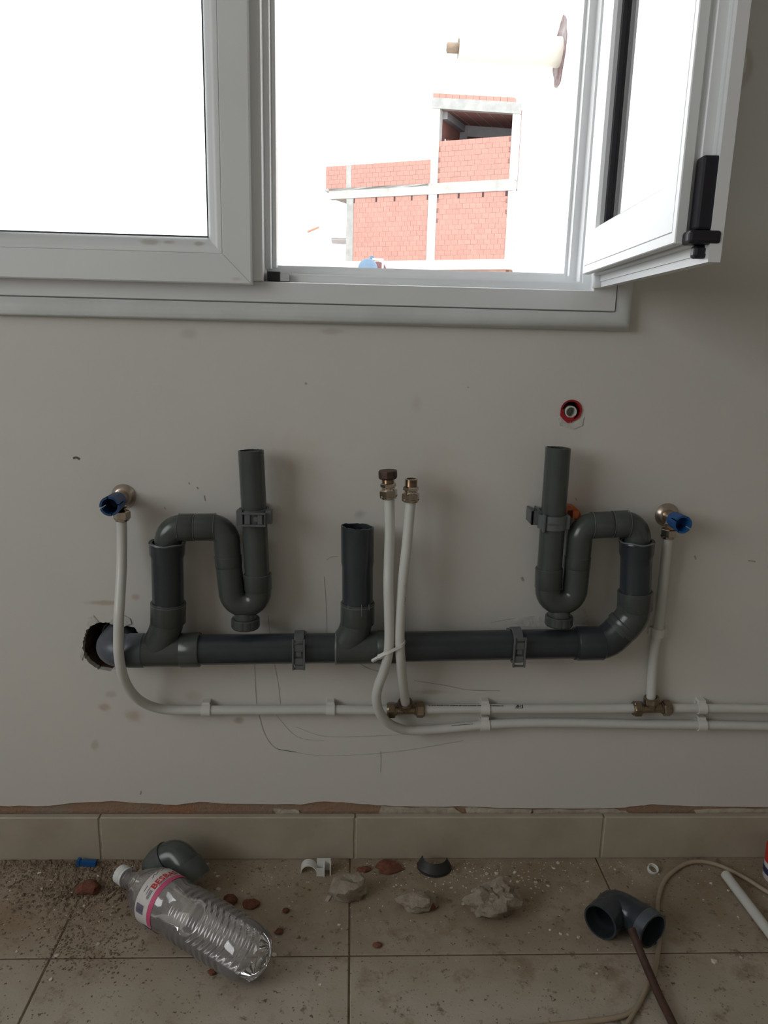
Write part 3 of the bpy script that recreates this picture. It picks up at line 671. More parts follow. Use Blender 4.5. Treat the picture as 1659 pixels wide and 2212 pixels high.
pa = [(841,1070,-.060),(841.5,1110,-.062),(842,1150,-.064),(840,1216,-.068),(839,1264,FR),(840.5,1331,FR-.003),(841,1382,FR-.003),(838,1416,FR-.001),(829.5,1449,-.066),(818,1480,-.058),(813,1507,-.052),(818,1534,-.045),(833,1557,-.036),(856.5,1571,-.026),(887,1578,-.018),(937,1576,-.0135),(990,1571.5,-.0125),(1045,1566,-.0125),(1106,1562.5,-.0125),(1205,1561.5,-.0125),(1349,1564,-.0125),(1513,1566,-.0125),(1659,1569,-.0125),(1790,1571,-.0125)]
wp_low = wpipe('water_pipe', 'white water pipe from the dark capped fitting down to the lower wall line', pa)
wpipe('water_pipe', 'white water pipe rising from the middle tee to the open threaded fitting', [(887.5,1078,-.060),(879.5,1170,-.066),(869.5,1262,FR+.003),(864,1345,FR-.002),(863.5,1392,FR-.003),(866,1432,FR+.004),(870.5,1478,-.050),(875,1512,-.028),(876,1524,-.018)])
up_l = wpipe('water_pipe', 'white water pipe of the upper line between the two brass tees', [(905,1533,-.0135),(960,1531.5,-.0125),(1045,1531,-.0125),(1168,1531.5,-.0125),(1300,1531,-.0125),(1378,1530,-.0135)])
wpipe('water_pipe', 'white water pipe running right from the right brass tee out of view', [(1433,1530,-.0135),(1513,1530,-.0125),(1600,1531,-.0125),(1659,1532,-.0125),(1790,1534,-.0125)])
wpipe('water_pipe', 'white upright water pipe below the right blue-capped valve', [(1443,1160,-.030),(1437,1215,-.026),(1431,1272,-.020),(1425,1328,-.015),(1421,1366,-.0125),(1414,1400,-.0125),(1409,1455,-.013),(1406,1512,-.0135)])
# print on the pipes: a box stamp with two letters, upside down, and a row of tiny marks
def text_mesh(s, size):
    cu = bpy.data.curves.new('t', 'FONT'); cu.body = s; cu.size = size; cu.align_x = 'CENTER'; cu.resolution_u = 2; cu.extrude = 0; cu.offset = size*.02
    o = bpy.data.objects.new('t', cu); COL.objects.link(o); dg = bpy.context.evaluated_depsgraph_get()
    me = bpy.data.meshes.new_from_object(o.evaluated_get(dg)); bpy.data.objects.remove(o); bpy.data.curves.remove(cu); 
    bm = bmesh.new(); bm.from_mesh(me); bmesh.ops.subdivide_edges(bm, edges=[e for e in bm.edges if e.calc_length() > size*.2], cuts=2); bmesh.ops.triangulate(bm, faces=bm.faces)
    bm.verts.index_update(); vs = [v.co.copy() for v in bm.verts]; fs_ = [[v.index for v in f.verts] for f in bm.faces]; bm.free(); bpy.data.meshes.remove(me)
    return vs, fs_
pc = WY(1118, 1531, -.0125)
def on_pipe(mb, vs, fs_, cx, cz, cy_, th0, flip):
    out = []
    for v in vs:
        x, y = v.x, v.y
        if flip: x, y = -x, -y
        th = th0 + y/RP; r = RP+.00025
        out.append(Vector((cx+x, cy_-cos(th)*r, cz+sin(th)*r)))
    k = mb.add(out)
    for f in fs_: mb.face([k+i for i in f])
pr = MB(); vs, fs_ = text_mesh('HP', .0062); h2 = .0022
on_pipe(pr, [Vector((v.x*1.1, v.y-h2, 0)) for v in vs], fs_, pc.x, pc.z, pc.y, R(58), True)
grid = lambda x0, x1, y0, y1: ([Vector((x0+(x1-x0)*i/4, y0+(y1-y0)*j/2, 0)) for j in range(3) for i in range(5)], [(j*5+i, j*5+i+1, j*5+i+6, j*5+i+5) for j in range(2) for i in range(4)])
for bx in ((-.0080,-.0062,-.0030,.0030), (-.0080,.0066,-.0034,-.0027), (-.0080,.0066,.0026,.0033)): on_pipe(pr, *grid(*bx), pc.x, pc.z, pc.y, R(58), True)
rnd = random.Random(5); x = WY(925,1531,-.0125).x; x1 = WY(1085,1531,-.0125).x
while x < x1:
    l = rnd.uniform(.0008, .0022); on_pipe(pr, *grid(0, l, -.0007, .0007), x, pc.z+.0004, pc.y, R(60), False); x += l + rnd.choice((.0005, .0007, .0016))
pr.build('printed_marking', M['print'], up_l, smooth=False)
pr = MB(); x = WY(975,1567,-.0125).x; x1 = WY(1020,1567,-.0125).x
while x < x1:
    l = rnd.uniform(.0008, .0022); q = WY(995,1571,-.0125); on_pipe(pr, *grid(0, l, -.0006, .0006), x, q.z+.0005+(x-q.x)*.09, q.y-.0006, R(58), False); x += l+.0008
pr.build('printed_marking', M['print'], wp_low, smooth=False)
# marks along the right middle pipe
pr = MB(); mid_r = [o for o in COL.objects if o.name.startswith('water_pipe') and o.get('label', '').startswith('white water pipe rising')][0]
rnd = random.Random(9)
for px, py, l, d in [(893.5,1095,18,-.060),(891,1125,14,-.062),(886,1158,16,-.064),(881,1185,8,-.066),(876.5,1260,20,FR),(875,1290,16,FR-.002)]:
    y = py
    while y < py+l:
        q = WY(px-(y-py)*.14, y, d-.0035); hh = rnd.uniform(.0006,.0016); pr.box(q.x+.0005, q.x+.0011, q.y-.0004, q.y+.0002, q.z-hh, q.z); y += rnd.uniform(2.2, 4)
tag(pr.build('printed_marking', M['print'], mid_r, smooth=False), None, None, None, 'stuff')

# ------------------------------------------------------------------ fittings
def hexnut(mb, o, ax, l, r, rot=0.0, ch=.0012, ref=None):
    mb.lathe(o, ax, [(0, .0001), (0, r-ch), (ch, r), (l-ch, r), (l, r-ch), (l, .0001)], 6, rot=rot, ref=ref)
def fit_end(label, top, bot, capped):
    a, b = WY(*bot, -.060), WY(*top, -.060); ax = (b-a).normalized(); l = (b-a).length
    root = thing('compression_fitting', label, 'pipe fitting', a)
    nm = MB(); nm.lathe(a-ax*.004, ax, [(0, .0082), (0, .0108), (.002, .0118)], 24); hexnut(nm, a-ax*.003, ax, .0125, .0142, .25); nm.lathe(a-ax*.003, ax, [(-.001,.0085),(-.001,.0120),(.003,.0135)], 24); nm.build('nut', M['brass'], root, angle=25)
    bd = MB(); s0 = .0085
    bd.lathe(a+ax*s0, ax, [(0,.0100),(.0015,.0105),(.0025,.0098),(.004,.0106),(.005,.0098)], 24)
    hexnut(bd, a+ax*(s0+.005), ax, .0065, .0122, .1)
    th = []; n = 10; ts = s0+.0115; tl = l-ts if not capped else .012
    for i in range(n): th += [(tl*i/n, .0088), (tl*(i+.5)/n, .0101)]
    bd.lathe(a+ax*ts, ax, th + [(tl, .0092), (tl, .0072), (tl-.02, .0070)], 28); bd.build('body', M['brass'], root, angle=25)
    if capped:
        cp = MB(); cs = ts+.007; cl = l-cs; n = 60
        cp.lathe(a+ax*cs, ax, [(0, .0095), (0, .0132), (.0025, .0148), (cl-.0015, .0148), (cl, .0138), (cl, .0001)], 10, rot=.2); cp.build('cap', M['cap_dark'], root, angle=20)
    return root
fit_end('brass compression fitting closed with a dark cap, on the left upright white pipe', (837.5,1016), (839.5,1071), True)
fit_end('open threaded brass compression fitting, on the right upright white pipe', (888.5,1034), (887,1078), False)
def tee(label, c0, c1, up, upt, material):
    a, b = WY(*c0, -.0135), WY(*c1, -.0135); ax = (b-a).normalized(); L_ = (b-a).length; m_ = (a+b)/2
    root = thing('tee_fitting', label, 'pipe tee', m_)
    bd = MB(); bd.lathe(a+ax*.010, ax, [(0,.0095),(.004,.0095),(.005,.0078),(L_-.025,.0078),(L_-.024,.0095),(L_-.020,.0095)], 24)
    t = (Vector(upt)-m_).normalized(); bd.lathe(m_, t, [(0,.0085),(.010,.0085),(.011,.0108),(.014,.0112)], 24); bd.build('body', material, root)
    for o, d in ((a, ax), (b, -ax)):
        nm = MB(); hexnut(nm, o-d*.001, d, .0125, .0138, .3); nm.lathe(o-d*.0025, d, [(0,.0085),(0,.0112),(.003,.0125)], 24); nm.build('nut', material, root, angle=25)
    nm = MB(); nm.lathe(m_+t*.010, t, [(0,.0001),(0,.0122),(.002,.0138),(.009,.0138),(.0115,.0125),(.0118,.0095),(.010,.0085)], 6, rot=.5); nm.lathe(m_+t*.018, t, [(0,.0130),(.004,.0128),(.0045,.0100)], 24); nm.build('nut', material, root, angle=25)
tee('dull brass tee where the middle white pipe joins the upper line', (839,1534), (914,1533), None, WY(873.5,1500,-.034), M['brass_dark'])
tee('brass tee on the upper line below the right valve', (1370,1531), (1446,1529.5), None, WY(1406.5,1490,-.0155), M['brass_dark'])
def valve(label, esc, tip_y, cap_r, blue, nut, flip):
    c = WY(*esc, 0); root = thing('angle_valve', label, 'valve', (c.x, 0, c.z)); o = Vector((c.x, 0, c.z)); ax = Vector((0,-1,0))
    es = MB(); es.lathe(o, ax, [(0,.0195),(.001,.0198),(.004,.0180),(.0075,.0145),(.009,.0125),(.009,.010)], 40); es.build('escutcheon', M['escutcheon'], root)
    bd = MB(); bd.lathe(o, ax, [(.0,.0108),(.028,.0112),(.032,.0122),(.0345,.0122),(.0345,.0001)], 28)
    d = Vector((0,0,-1)); q = o + Vector((0,-.022,0)); n_ = WY(*nut, -.032); n_ = Vector((n_.x, -.032, n_.z)); dv = (n_-Vector((c.x,-.026,c.z))).normalized()
    bd.tube([Vector((c.x,-.026,c.z)), n_ + Vector((0,0,.008))], .0088, 20); bd.build('body', M['brass'], root)
    nm = MB(); hexnut(nm, n_+Vector((0,0,-.009)), (0,0,1), .0135, .0132, .2); nm.lathe(n_+Vector((0,0,-.0115)), (0,0,1), [(0,.0085),(0,.0108),(.004,.0122)], 24); nm.build('nut', M['brass'], root, angle=25)
    # hollow blue cap with four slots in its rim
    cp = MB(); y0, y1 = .0335, tip_y; n = 48; r0_, r1_ = cap_r*.90, cap_r
    def pt(t, th, ri=0): 
        r_ = r0_+(r1_-r0_)*max(0, (t-y0)/(y1-y0)) - ri; return o + ax*t + Vector((cos(th)*r_, 0, sin(th)*r_))
    slots = [(R(a), .075) for a in ((192, 282, 12, 102) if flip < 0 else (-28, 62, 152, 242))]
    cp.rings([[pt(y0, 2*pi*i/n, r0_-.003) for i in range(n)], [pt(y0, 2*pi*i/n) for i in range(n)], [pt(y0+.016, 2*pi*i/n) for i in range(n)]])
    cp.rings([[pt(y0+.016, 2*pi*i/n, .0032) for i in range(n)], [pt(y0+.004, 2*pi*i/n, .0034) for i in range(n)]], False, True)
    sl = sorted([s_[0] % (2*pi) for s_ in slots])
    for i in range(4):
        a0 = sl[i]+.075; a1 = (sl[(i+1) % 4]-.075) if i < 3 else sl[0]+2*pi-.075
        rs = []
        for j in range(13):
            th = a0+(a1-a0)*j/12
            rs.append([pt(y0+.016, th), pt(y1, th), pt(y1, th, .0034), pt(y0+.016, th, .0034)])
        cp.rings(rs, True, True)
    cp.build('cap', blue, root, angle=40); return root
valve('angle valve with dark blue slotted cap at the left end, above the wall hole', (267.5,1071.5), .0745, .0152, M['blue_cap'], (263,1109), -1)
valve('angle valve with brighter blue slotted cap at the right end of the pipework', (1439.5,1112), .066, .0146, M['blue_cap2'], (1444.5,1148), 1)
# zip tie round the two middle pipes
pa_, pb_ = WY(840,1404,FR-.003), WY(864,1392,FR-.003)
zt = thing('cable_tie', 'white cable tie binding the two middle pipes over the drain pipe', 'cable tie', (pa_+pb_)/2)
zl = []; dx = (pb_-pa_); dxn = dx.normalized(); rr = RP+.0009
for i in range(13): th = pi/2+pi*i/12; zl.append(pa_ + dxn*cos(th)*rr + Vector((0,-1,0))*sin(th)*rr)
for i in range(13): th = -pi/2+pi*i/12; zl.append(pb_ + dxn*cos(th)*rr + Vector((0,-1,0))*sin(th)*rr)
zl.append(zl[0].copy()); zm = MB(); up_ = Vector((0,0,1)); rs = []
for i, q in enumerate(zl):
    t = (zl[(i+1) % (len(zl)-1)] - zl[i-1 if i else -2]).normalized(); o_ = t.cross(up_).normalized()*.0006; rs.append([q+up_*.0028+o_, q-up_*.0028+o_, q-up_*.0028-o_, q+up_*.0028-o_])
zm.rings(rs); zm.build('strap', M['clip_white'], zt)
zh = MB(); h0 = WY(834,1412,FR-.006); h1 = WY(818,1420,FR-.004); h2_ = WY(804,1428,FR); zh.tube([h0, h1], [.0042,.0046], 4); zh.tube([h1, h2_], .0030, 4); zh.build('head', M['clip_white'], zt, smooth=False)
# white saddle clips
def saddle(label, px, pys, vertical=False, wpx=20):
    c = WY(px, pys[0], 0); root = thing('saddle_clip', label, 'pipe clip', (c.x, 0, c.z), 'white saddle clips on the water pipes')
    for py in pys:
        q = WY(px, py, -.0125); wd = .0148; mb = MB(); rs = []; n = 20
        ax = Vector((0,0,1)) if vertical else Vector((1,0,0)); sd = Vector((1,0,0)) if vertical else Vector((0,0,1))
        for i in range(n+1):
            th = R(-118)+R(236)*i/n; d = Vector((0,-1,0))*cos(th)+sd*sin(th); ri, ro = RP+.0003, RP+.0024
            rs.append([q+d*ri-ax*wd/2, q+d*ro-ax*wd/2, q+d*ro+ax*wd/2, q+d*ri+ax*wd/2])
        mb.rings(rs, True, True)
        p8 = lambda y0, y1, s0, s1, hw: [q + ax*a_ + sd*s_ + Vector((0, y_-q.y, 0)) for y_ in (y0, y1) for a_, s_ in ((-hw,s0),(hw,s0),(hw,s1),(-hw,s1))]
        mb.hexa(p8(-.0045, 0, -.0085, .0085, wd/2))
        mb.build('saddle', M['clip_white'], root, angle=30)
        ey = MB(); ey.hexa(p8(-.014, 0, .0098, .0150, wd*.42)); ey.hexa(p8(-.0065, 0, -.0135, -.0090, wd*.42)); ey.build('lug', M['clip_white'], root, smooth=False)
saddle('white saddle clip on the left water pipe, nearest the pipe\'s curve', 445.5, [1534])
saddle('white saddle clip on the left water pipe, just left of the middle tee', 714, [1533])
saddle('white double saddle clip on both lines left of the printed stamp', 1047, [1531, 1566])
saddle('white double saddle clip on both lines right of the right tee', 1515, [1530, 1566])
saddle('white saddle clip on the upright pipe below the right valve', 1421, [1366], True)
# conduit in the wall
cc_ = WY(1234, 888, 0); cd = thing('conduit', 'red conduit stub in a chipped wall hole with a white pipe inside', 'conduit', (cc_.x, .0, cc_.z))
cm = MB(); prof = []
for i in range(14): prof += [(-.06+.0046*i, .0158), (-.06+.0046*(i+.5), .0172)]
cm.lathe((cc_.x-.0005, 0, cc_.z+.001), (0,-1,0), prof + [(.0015,.0172),(.0015,.0145),(-.06,.0143)], 36); cm.build('corrugated_sleeve', M['conduit'], cd, angle=50)
fl = MB(); q = [WY(*p, -.0032) for p in [(1210.5,898),(1212,888),(1217,885),(1219,895),(1226,901),(1236,902),(1243,897),(1240,903),(1235,911),(1226,914),(1218,907)]]; k = fl.add(q + [p+Vector((0,.003,0)) for p in q]); n = len(q); fl.face([k+i for i in range(n)]); fl.face([k+n+i for i in range(n)][::-1])
for i in range(n): fl.face((k+i, k+(i+1)%n, k+n+(i+1)%n, k+n+i))
fl.build('torn_flap', M['conduit'], cd, smooth=False)
ip = MB(); q = WY(1232.5, 889.5, 0); ip.lathe((q.x, .05, q.z), (0,-1,0), [(0,.0096),(.0525,.0096),(.0530,.0092),(.0530,.0074),(.0,.0072)], 32); ip.lathe((q.x, .02, q.z), (0,-1,0), [(0,.0068),(0,.0001)], 24); ip.build('inner_pipe', M['pex'], cd)

# ------------------------------------------------------------------ things on the floor
# clear water bottle lying on its side
BR = .0425
cap_c = WZ(259, 1890, .040); bot_c = WZ(552, 2066, .0435)
ax = (bot_c-cap_c); ax.z = 0; BL = .318; ax.normalize(); capo = Vector((cap_c.x, cap_c.y, .0432)); 
bo = thing('water_bottle', 'empty clear plastic water bottle with white cap lying on the dirty floor', 'bottle', (capo.x+ax.x*.15, capo.y+ax.y*.15, 0))
bz = Vector((0,0,1)); bb_ = bz.cross(ax)
prof = [(.012,.0125),(.020,.0128),(.023,.0150),(.025,.0150),(.026,.0135),(.034,.0150),(.045,.0215),(.058,.0305),(.072,.0378),(.084,.0415),(.090,.0424),(.128,.0424),(.134,.0410),(.142,.0405),(.150,.0415),(.158,.0424)]
t = .160
for i in range(9): prof += [(t,.0424),(t+.002,.0412),(t+.004,.0408),(t+.0055,.0412),(t+.0075,.0424),(t+.0125,.0426)]; t += .0128
prof += [(.278,.0424),(.288,.0414),(.297,.0392),(.305,.0352),(.311,.0300),(.315,.0240),(.316,.019),(.312,.010),(.309,.0001)]
bm_ = MB(); bm_.lathe(capo, ax, prof, 56, ref=bz); bm_.build('body', M['pet'], bo, angle=60)
cp = MB(); n = 72; rs = []
for t, q in ((-.0005,.0001),(-.0005,.0125),(.0012,.0150),(.0125,.0153),(.0130,.0147),(.0137,.0147),(.0142,.0154),(.0182,.0154),(.0182,.012)):
    rs.append([capo + ax*t + (bz*cos(2*pi*i/n)+bb_*sin(2*pi*i/n))*(q*(1 if i % 3 or t > .013 else .985)) for i in range(n)])
cp.rings(rs); cp.build('cap', M['bottle_cap'], bo, angle=30)
def wrap(u_, s_, lift=.0004): th = u_/BR; return capo + ax*s_ + (bz*cos(th)+bb_*sin(th))*(BR+lift)
def wrap_grid(mb, u0, u1, s0, s1, n=24, lift=.0003):
    rs = [[wrap(u0+(u1-u0)*i/n, s0, lift), wrap(u0+(u1-u0)*i/n, s1, lift)] for i in range(n+1)]; mb.rings(rs, closed=False)
ul = lambda deg: R(deg)*BR
lb = MB(); wrap_grid(lb, ul(-140), ul(75), .090, .1225, 40); lbl = lb.build('label', M['label_white'], bo)
pk = MB(); wrap_grid(pk, ul(-108), ul(75), .1175, .1265, 40, .0006); wrap_grid(pk, ul(-140), ul(-122), .1175, .1265, 6, .0006); pk.build('pink_band', M['label_pink'], lbl)
vs, fs_ = text_mesh('BESBAS', .0145); tx = MB(); k = tx.add([wrap(v.x*1.08 + ul(3), .1140 - v.y, .0008) for v in vs])
for f in fs_: tx.face([k+i for i in f])
tx.build('lettering', M['label_red'], lbl, smooth=False)
bc = MB(); rnd = random.Random(2); u = ul(-86)
for i in range(13):
    wdt = rnd.choice((.0004,.0007,.0010)); wrap_grid(bc, u, u+wdt, .0935, .1090, 1, .0008); u += wdt+.0005
wrap_grid(bc, ul(-118), ul(-113), .104, .1235, 2, .0009)
for i, (a0, a1, s_) in enumerate(((-44,-30,.098),(-46,-30,.104),(-52,-34,.1075),(-52,-34,.1095),(-52,-34,.1115),(-20,6,.1155),(10,26,.1150))): wrap_grid(bc, ul(a0), ul(a1), s_, s_+.0007, 6, .0008)
bc.build('barcode_print', M['label_navy'], lbl, smooth=False)
mt = MB(); pts = [(-14,.0955),(-6,.0925),(-2,.0945),(8,.0905),(12,.0935),(22,.0905),(30,.0930)]
for (a0,s0),(a1,s1) in zip(pts, pts[1:]):
    mt.rings([[wrap(ul(a0), s0, .0008), wrap(ul(a0), s0+.0009, .0008)], [wrap(ul(a1), s1, .0008), wrap(ul(a1), s1+.0009, .0008)]], closed=False)
mt.build('mountain_line', M['print'], lbl, smooth=False)

def hollow(mb, pts, r, wall_=.0025, seg=32, rad=None):
    pts = [Vector(p) for p in pts]; n = len(pts); rr_ = rad or [r]*n; fr_ = frames(pts)
    ring = lambda k, q: [pts[k] + (fr_[k][1]*cos(2*pi*i/seg)+fr_[k][2]*sin(2*pi*i/seg))*q for i in range(seg)]
    mb.rings([ring(k, rr_[k]) for k in range(n)] + [ring(k, rr_[k]-wall_) for k in range(n-1, -1, -1)] + [ring(0, rr_[0])]); return mb
# loose elbow behind the bottle
q0 = WZ(383, 1858, .034); ez = thing('loose_elbow', 'loose grey elbow fitting lying behind the bottle against the baseboard', 'pipe fitting', (q0.x, q0.y, 0))
a = Vector((q0.x-.026, q0.y-.006, .034)); b = Vector((q0.x+.0, q0.y+.004, .052)); c = Vector((q0.x+.034, q0.y-.050, .0305))
mb = MB(); q = WZ(380, 1850, .052); lp = spline([q+Vector((-.034,.002,-.028)), q+Vector((-.019,.002,-.008)), q, q+Vector((.019,-.013,-.007)), q+Vector((.036,-.026,-.027))], 5)
hollow(mb, lp, .0262); mb.build('body', M['pipe_grey'], ez)
mb = MB(); hollow(mb, [lp[0], lp[3], lp[7]], .0288, .003); hollow(mb, [lp[-1], lp[-4], lp[-6]], .0284, .003); mb.build('socket', M['pipe_grey2'], ez)
# dark elbow in front right, with both mouths open
pl_ = WZ(1296, 1992, .0285); prr = WZ(1411, 2012, .0285); mid = (pl_+prr)/2; bk = Vector((mid.x+.004, mid.y+.050, .0285))
dl = thing('loose_elbow', 'loose dark slate elbow fitting on the floor under the brown rod', 'pipe fitting', (mid.x, mid.y, 0))
pth = spline([pl_, pl_+(bk-pl_)*.45, bk+Vector((-.008,-.008,0)), bk+(prr-bk)*.5, prr], 5); mb = MB(); nP = len(pth)
hollow(mb, pth, .0275, .003, rad=[.0282 if i < 5 or i > nP-6 else .0265 for i in range(nP)]); mb.build('body', M['pipe_blue2'] if 'pipe_blue2' in M else M['pipe_blue'], dl)
mb = MB(); collar(mb, pth[nP//2+3], pth[-1], .0292); hh = MB()
rimm = MB(); hollow(rimm, [pth[-1]+(pth[-3]-pth[-1])*1.2, pth[-1]], .0290, .0035); rimm.build('socket', M['pipe_elbow'], dl)
# brown rod resting over the elbow
rp = [WZ(1364,2006,.050), WZ(1384,2058,.032), WZ(1404,2105,.018), WZ(1428,2160,.010), WZ(1455,2215,.0075), WZ(1560,2440,.0075)]
mb = MB(); mb.tube(spline(rp, 4), [.0060]*21, 12); tag(mb.build('metal_rod', M['rust'], org=Vector((rp[3].x, rp[3].y, 0))), 'brown rusty rod leaning on the dark elbow and running toward the viewer', 'rod')
# beige cable loop
cb_px = [(2300,2150),(2050,2110),(1880,2050),(1760,1985),(1700,1950),(1655,1925),(1610,1897),(1565,1874),(1535,1864),(1505,1861),(1478,1867),(1450,1886),(1434,1905),(1423,1935),(1420,1965),(1423,2000),(1424,2030),(1421,2060),(1416,2090),(1410,2112),(1400,2130),(1385,2160),(1370,2182),(1340,2196),(1300,2203),(1240,2210),(1180,2216),(1000,2240),(800,2300)]
mb = MB(); mb.tube(spline([WZ(x, y, .0042) for x, y in cb_px], 4), .0038, 10); mb.tube(spline([WZ(1380,2168,.0042), WZ(1368,2190,.0045), WZ(1355,2212,.0042), WZ(1330,2260,.0042), WZ(1310,2400,.0042)], 4), .0032, 10)
c0_ = WZ(1505,1861,0); tag(mb.build('cable', M['cable'], org=c0_), 'thin beige cable looping across the floor tiles behind the dark elbow', 'cable')
# white offcut pipe at right
a = WZ(1567,1889,.0085); b = WZ(1668,2022,.0085); mb = MB(); hollow(mb, [a, a+(b-a)*.5, a+(b-a)*1.25], .0083, .0014, 20); tag(mb.build('pipe_offcut', M['pex'], org=Vector((a.x, a.y, 0))), 'white pipe offcut lying on the floor beside the beige cable', 'pipe')
# red bottle at the right edge of view
q = WZ(1683,1898,0); rb_ = thing('plastic_bottle', 'red-topped bottle with pale label standing by the baseboard at the far right', 'bottle', (q.x, q.y, 0))
MB().lathe((q.x,q.y,0), (0,0,1), [(0,.0001),(0,.026),(.002,.0275),(.036,.0275),(.040,.024)], 32).build('body', M['label_white'], rb_)
MB().lathe((q.x,q.y,0), (0,0,1), [(.012,.0279),(.024,.0279)], 32).build('label', M['label_navy'], rb_)
MB().lathe((q.x,q.y,0), (0,0,1), [(.034,.0280),(.062,.0280),(.066,.024),(.066,.0001)], 32).build('cap', M['red_plastic'], rb_)
# mortar lumps
def lump(name, label, px, py, wx, wz, wy, seed, material, cat='rubble', sub=3, amp=.42, group=None, base=None):
    c = WZ(px, py, wz*.38); bm = bmesh.new(); bmesh.ops.create_icosphere(bm, subdivisions=sub, radius=1.0)
    for v in bm.verts:
        d = v.co.normalized(); q = d*1.3 + Vector((seed*3.1, seed*1.7, 0))
        k = 1 + amp*noise.noise(q) + amp*.45*noise.noise(q*2.7) + amp*.25*noise.noise(q*6.1)
        v.co = Vector((d.x*k*wx/2, d.y*k*wy/2, max(d.z*k*wz/2, -wz*.38)))
    mb = MB(); bm.verts.index_update(); z0 = min(v.co.z for v in bm.verts); mb.add([v.co + Vector((c.x, c.y, -z0)) for v in bm.verts])
    for f in bm.faces: mb.face([v.index for v in f.verts])
    bm.free(); o = mb.build(name, material, smooth=sub > 2, angle=30, org=Vector((c.x, c.y, 0))); return tag(o, label, cat, group)
lump('mortar_lump', 'rounded grey lump of mortar near the white broken clip', 752, 1918, .060, .046, .042, 4, M['concrete_lump'])
lump('mortar_lump', 'flat darker lump of mortar with a reddish end, middle of the three', 902, 1947, .064, .030, .034, 9, M['mortar_dk'] if 'mortar_dk' in M else M['concrete_lump'])
lump('mortar_lump', 'largest pale lump of mortar, jagged, nearest the dark elbow', 1060, 1948, .082, .062, .046, 17, M['lump_pale'] if 'lump_pale' in M else M['concrete_lump'], sub=4, amp=.6)
lump('brick_fragment', 'dark red brick fragment in the dust heap left of the bottle cap', 190, 1917, .038, .018, .03, 21, M['brick_chip'], 'brick piece')
lump('brick_fragment', 'small dark brick fragment at the end of the middle mortar lump', 928, 1955, .022, .016, .02, 23, M['brick_chip'], 'brick piece')
chips = [(497,1944,.027,.014,'larger reddish brick chip beside the bottle, left of the pair'), (543,1952,.030,.010,'long reddish brick chip, right of the pair beside the bottle'), (618,1967,.012,.008,'small reddish brick chip above and right of the bottle end'), (603,2012,.014,.008,'reddish brick chip right of the bottle base'), (458,2100,.014,.006,'reddish brick chip in front of the bottle'), (815,2041,.015,.006,'reddish brick chip on the tile right of the long joint'), (838,1872,.048,.008,'long flat reddish brick sliver by the baseboard, left of the black ring'), (787,1878,.022,.007,'reddish brick sliver behind the rounded mortar lump')]
for i, (x, y, s_, h_, lab) in enumerate(chips): lump('brick_chip', lab, x, y, s_, h_, s_*.7, 31+i, M['brick_chip'], 'brick piece', sub=2)
# black half ring, ribbed
q = WZ(938, 1868, .004); mb = MB(); rs = []
for i in range(19):
    th = R(175)+R(175)*i/18; d = Vector((cos(th)*1.0, sin(th)*.95, 0)); cen = Vector((q.x, q.y, 0)) + d*.0255
    o_ = d*.0055
    rs.append([cen-o_*.9+Vector((0,0,.001)), cen+o_+Vector((0,0,.001))] + [cen + d*(.0055-.0022*j-(.0007 if j % 2 else 0)) + Vector((0,0,.006+.004*j)) for j in range(5)] + [cen-o_*.9+Vector((0,0,.020))])
mb.rings(rs, True, True); tag(mb.build('rubber_ring', M['rubber'], angle=20, org=Vector((q.x, q.y, 0))), 'broken half of a ribbed black ring lying by the baseboard', 'seal ring')
# broken white clip
q = WZ(682, 1884, 0); bc_ = thing('broken_clip', 'broken white plastic pipe clip standing on the floor near the rounded lump', 'clip', (q.x, q.y, 0))
mb = MB(); rs = []; ca = WZ(668,1882,0)
for i in range(15):
    th = pi*i/14; d = Vector((-cos(th), .12*cos(th), sin(th))); rs.append([Vector((ca.x, ca.y, .001))+Vector((d.x*.0150, d.y*.015-.008, d.z*.0165)), Vector((ca.x, ca.y, .001))+Vector((d.x*.0150, d.y*.015+.010, d.z*.0165)), Vector((ca.x, ca.y, .001))+Vector((d.x*.0135, d.y*.0135+.010, d.z*.015)), Vector((ca.x, ca.y, .001))+Vector((d.x*.0135, d.y*.0135-.008, d.z*.015))])
mb.rings(rs, True, True); mb.build('hook', M['clip_white'], bc_)
mb = MB(); cb2 = WZ(700,1888,0); mb.box(cb2.x-.013, cb2.x-.001, cb2.y-.006, cb2.y-.004, 0, .0150); mb.box(cb2.x-.001, cb2.x+.0012, cb2.y-.008, cb2.y+.012, 0, .019); mb.box(cb2.x-.013, cb2.x+.011, cb2.y+.010, cb2.y+.013, 0, .022); mb.box(cb2.x+.010, cb2.x+.012, cb2.y-.004, cb2.y+.012, 0, .017); mb.build('base', M['clip_white'], bc_, smooth=False)
# blue scrap, white ring, white strip
a = WZ(168,1867,.001); b = WZ(208,1870,.001); mb = MB(); mx = Matrix.Translation(a) @ Matrix.Rotation(math.atan2((b-a).y, (b-a).x), 4, 'Z'); l = (b-a).length
mb.box(0, l, -.004, .004, 0, .0085, mx); mb.box(0, l*.15, -.005, .005, .0, .0105, mx); tag(mb.build('plastic_strip', M['blue_cap2'], smooth=False, org=a), 'short blue plastic strip by the baseboard left of the bottle', 'scrap')
q = WZ(1409,1881,0); mb = MB(); mb.lathe((q.x,q.y,.001), (.1,-.35,1), [(0,.0095),(.006,.0100),(.007,.0092),(.006,.0078),(0,.0075),(0,.0095)], 24); tag(mb.build('plastic_ring', M['clip_white'], org=q), 'small white plastic ring by the baseboard left of the cable loop', 'ring')
a = WZ(709,1942,.0); mb = MB(); mb.box(-.003, .003, -.006, .006, 0, .002, Matrix.Translation(a) @ Matrix.Rotation(-.4, 4, 'Z')); tag(mb.build('paint_flake', M['flake'], smooth=False, org=a), 'pale rectangular paint flake at the left foot of the rounded lump', 'flake')
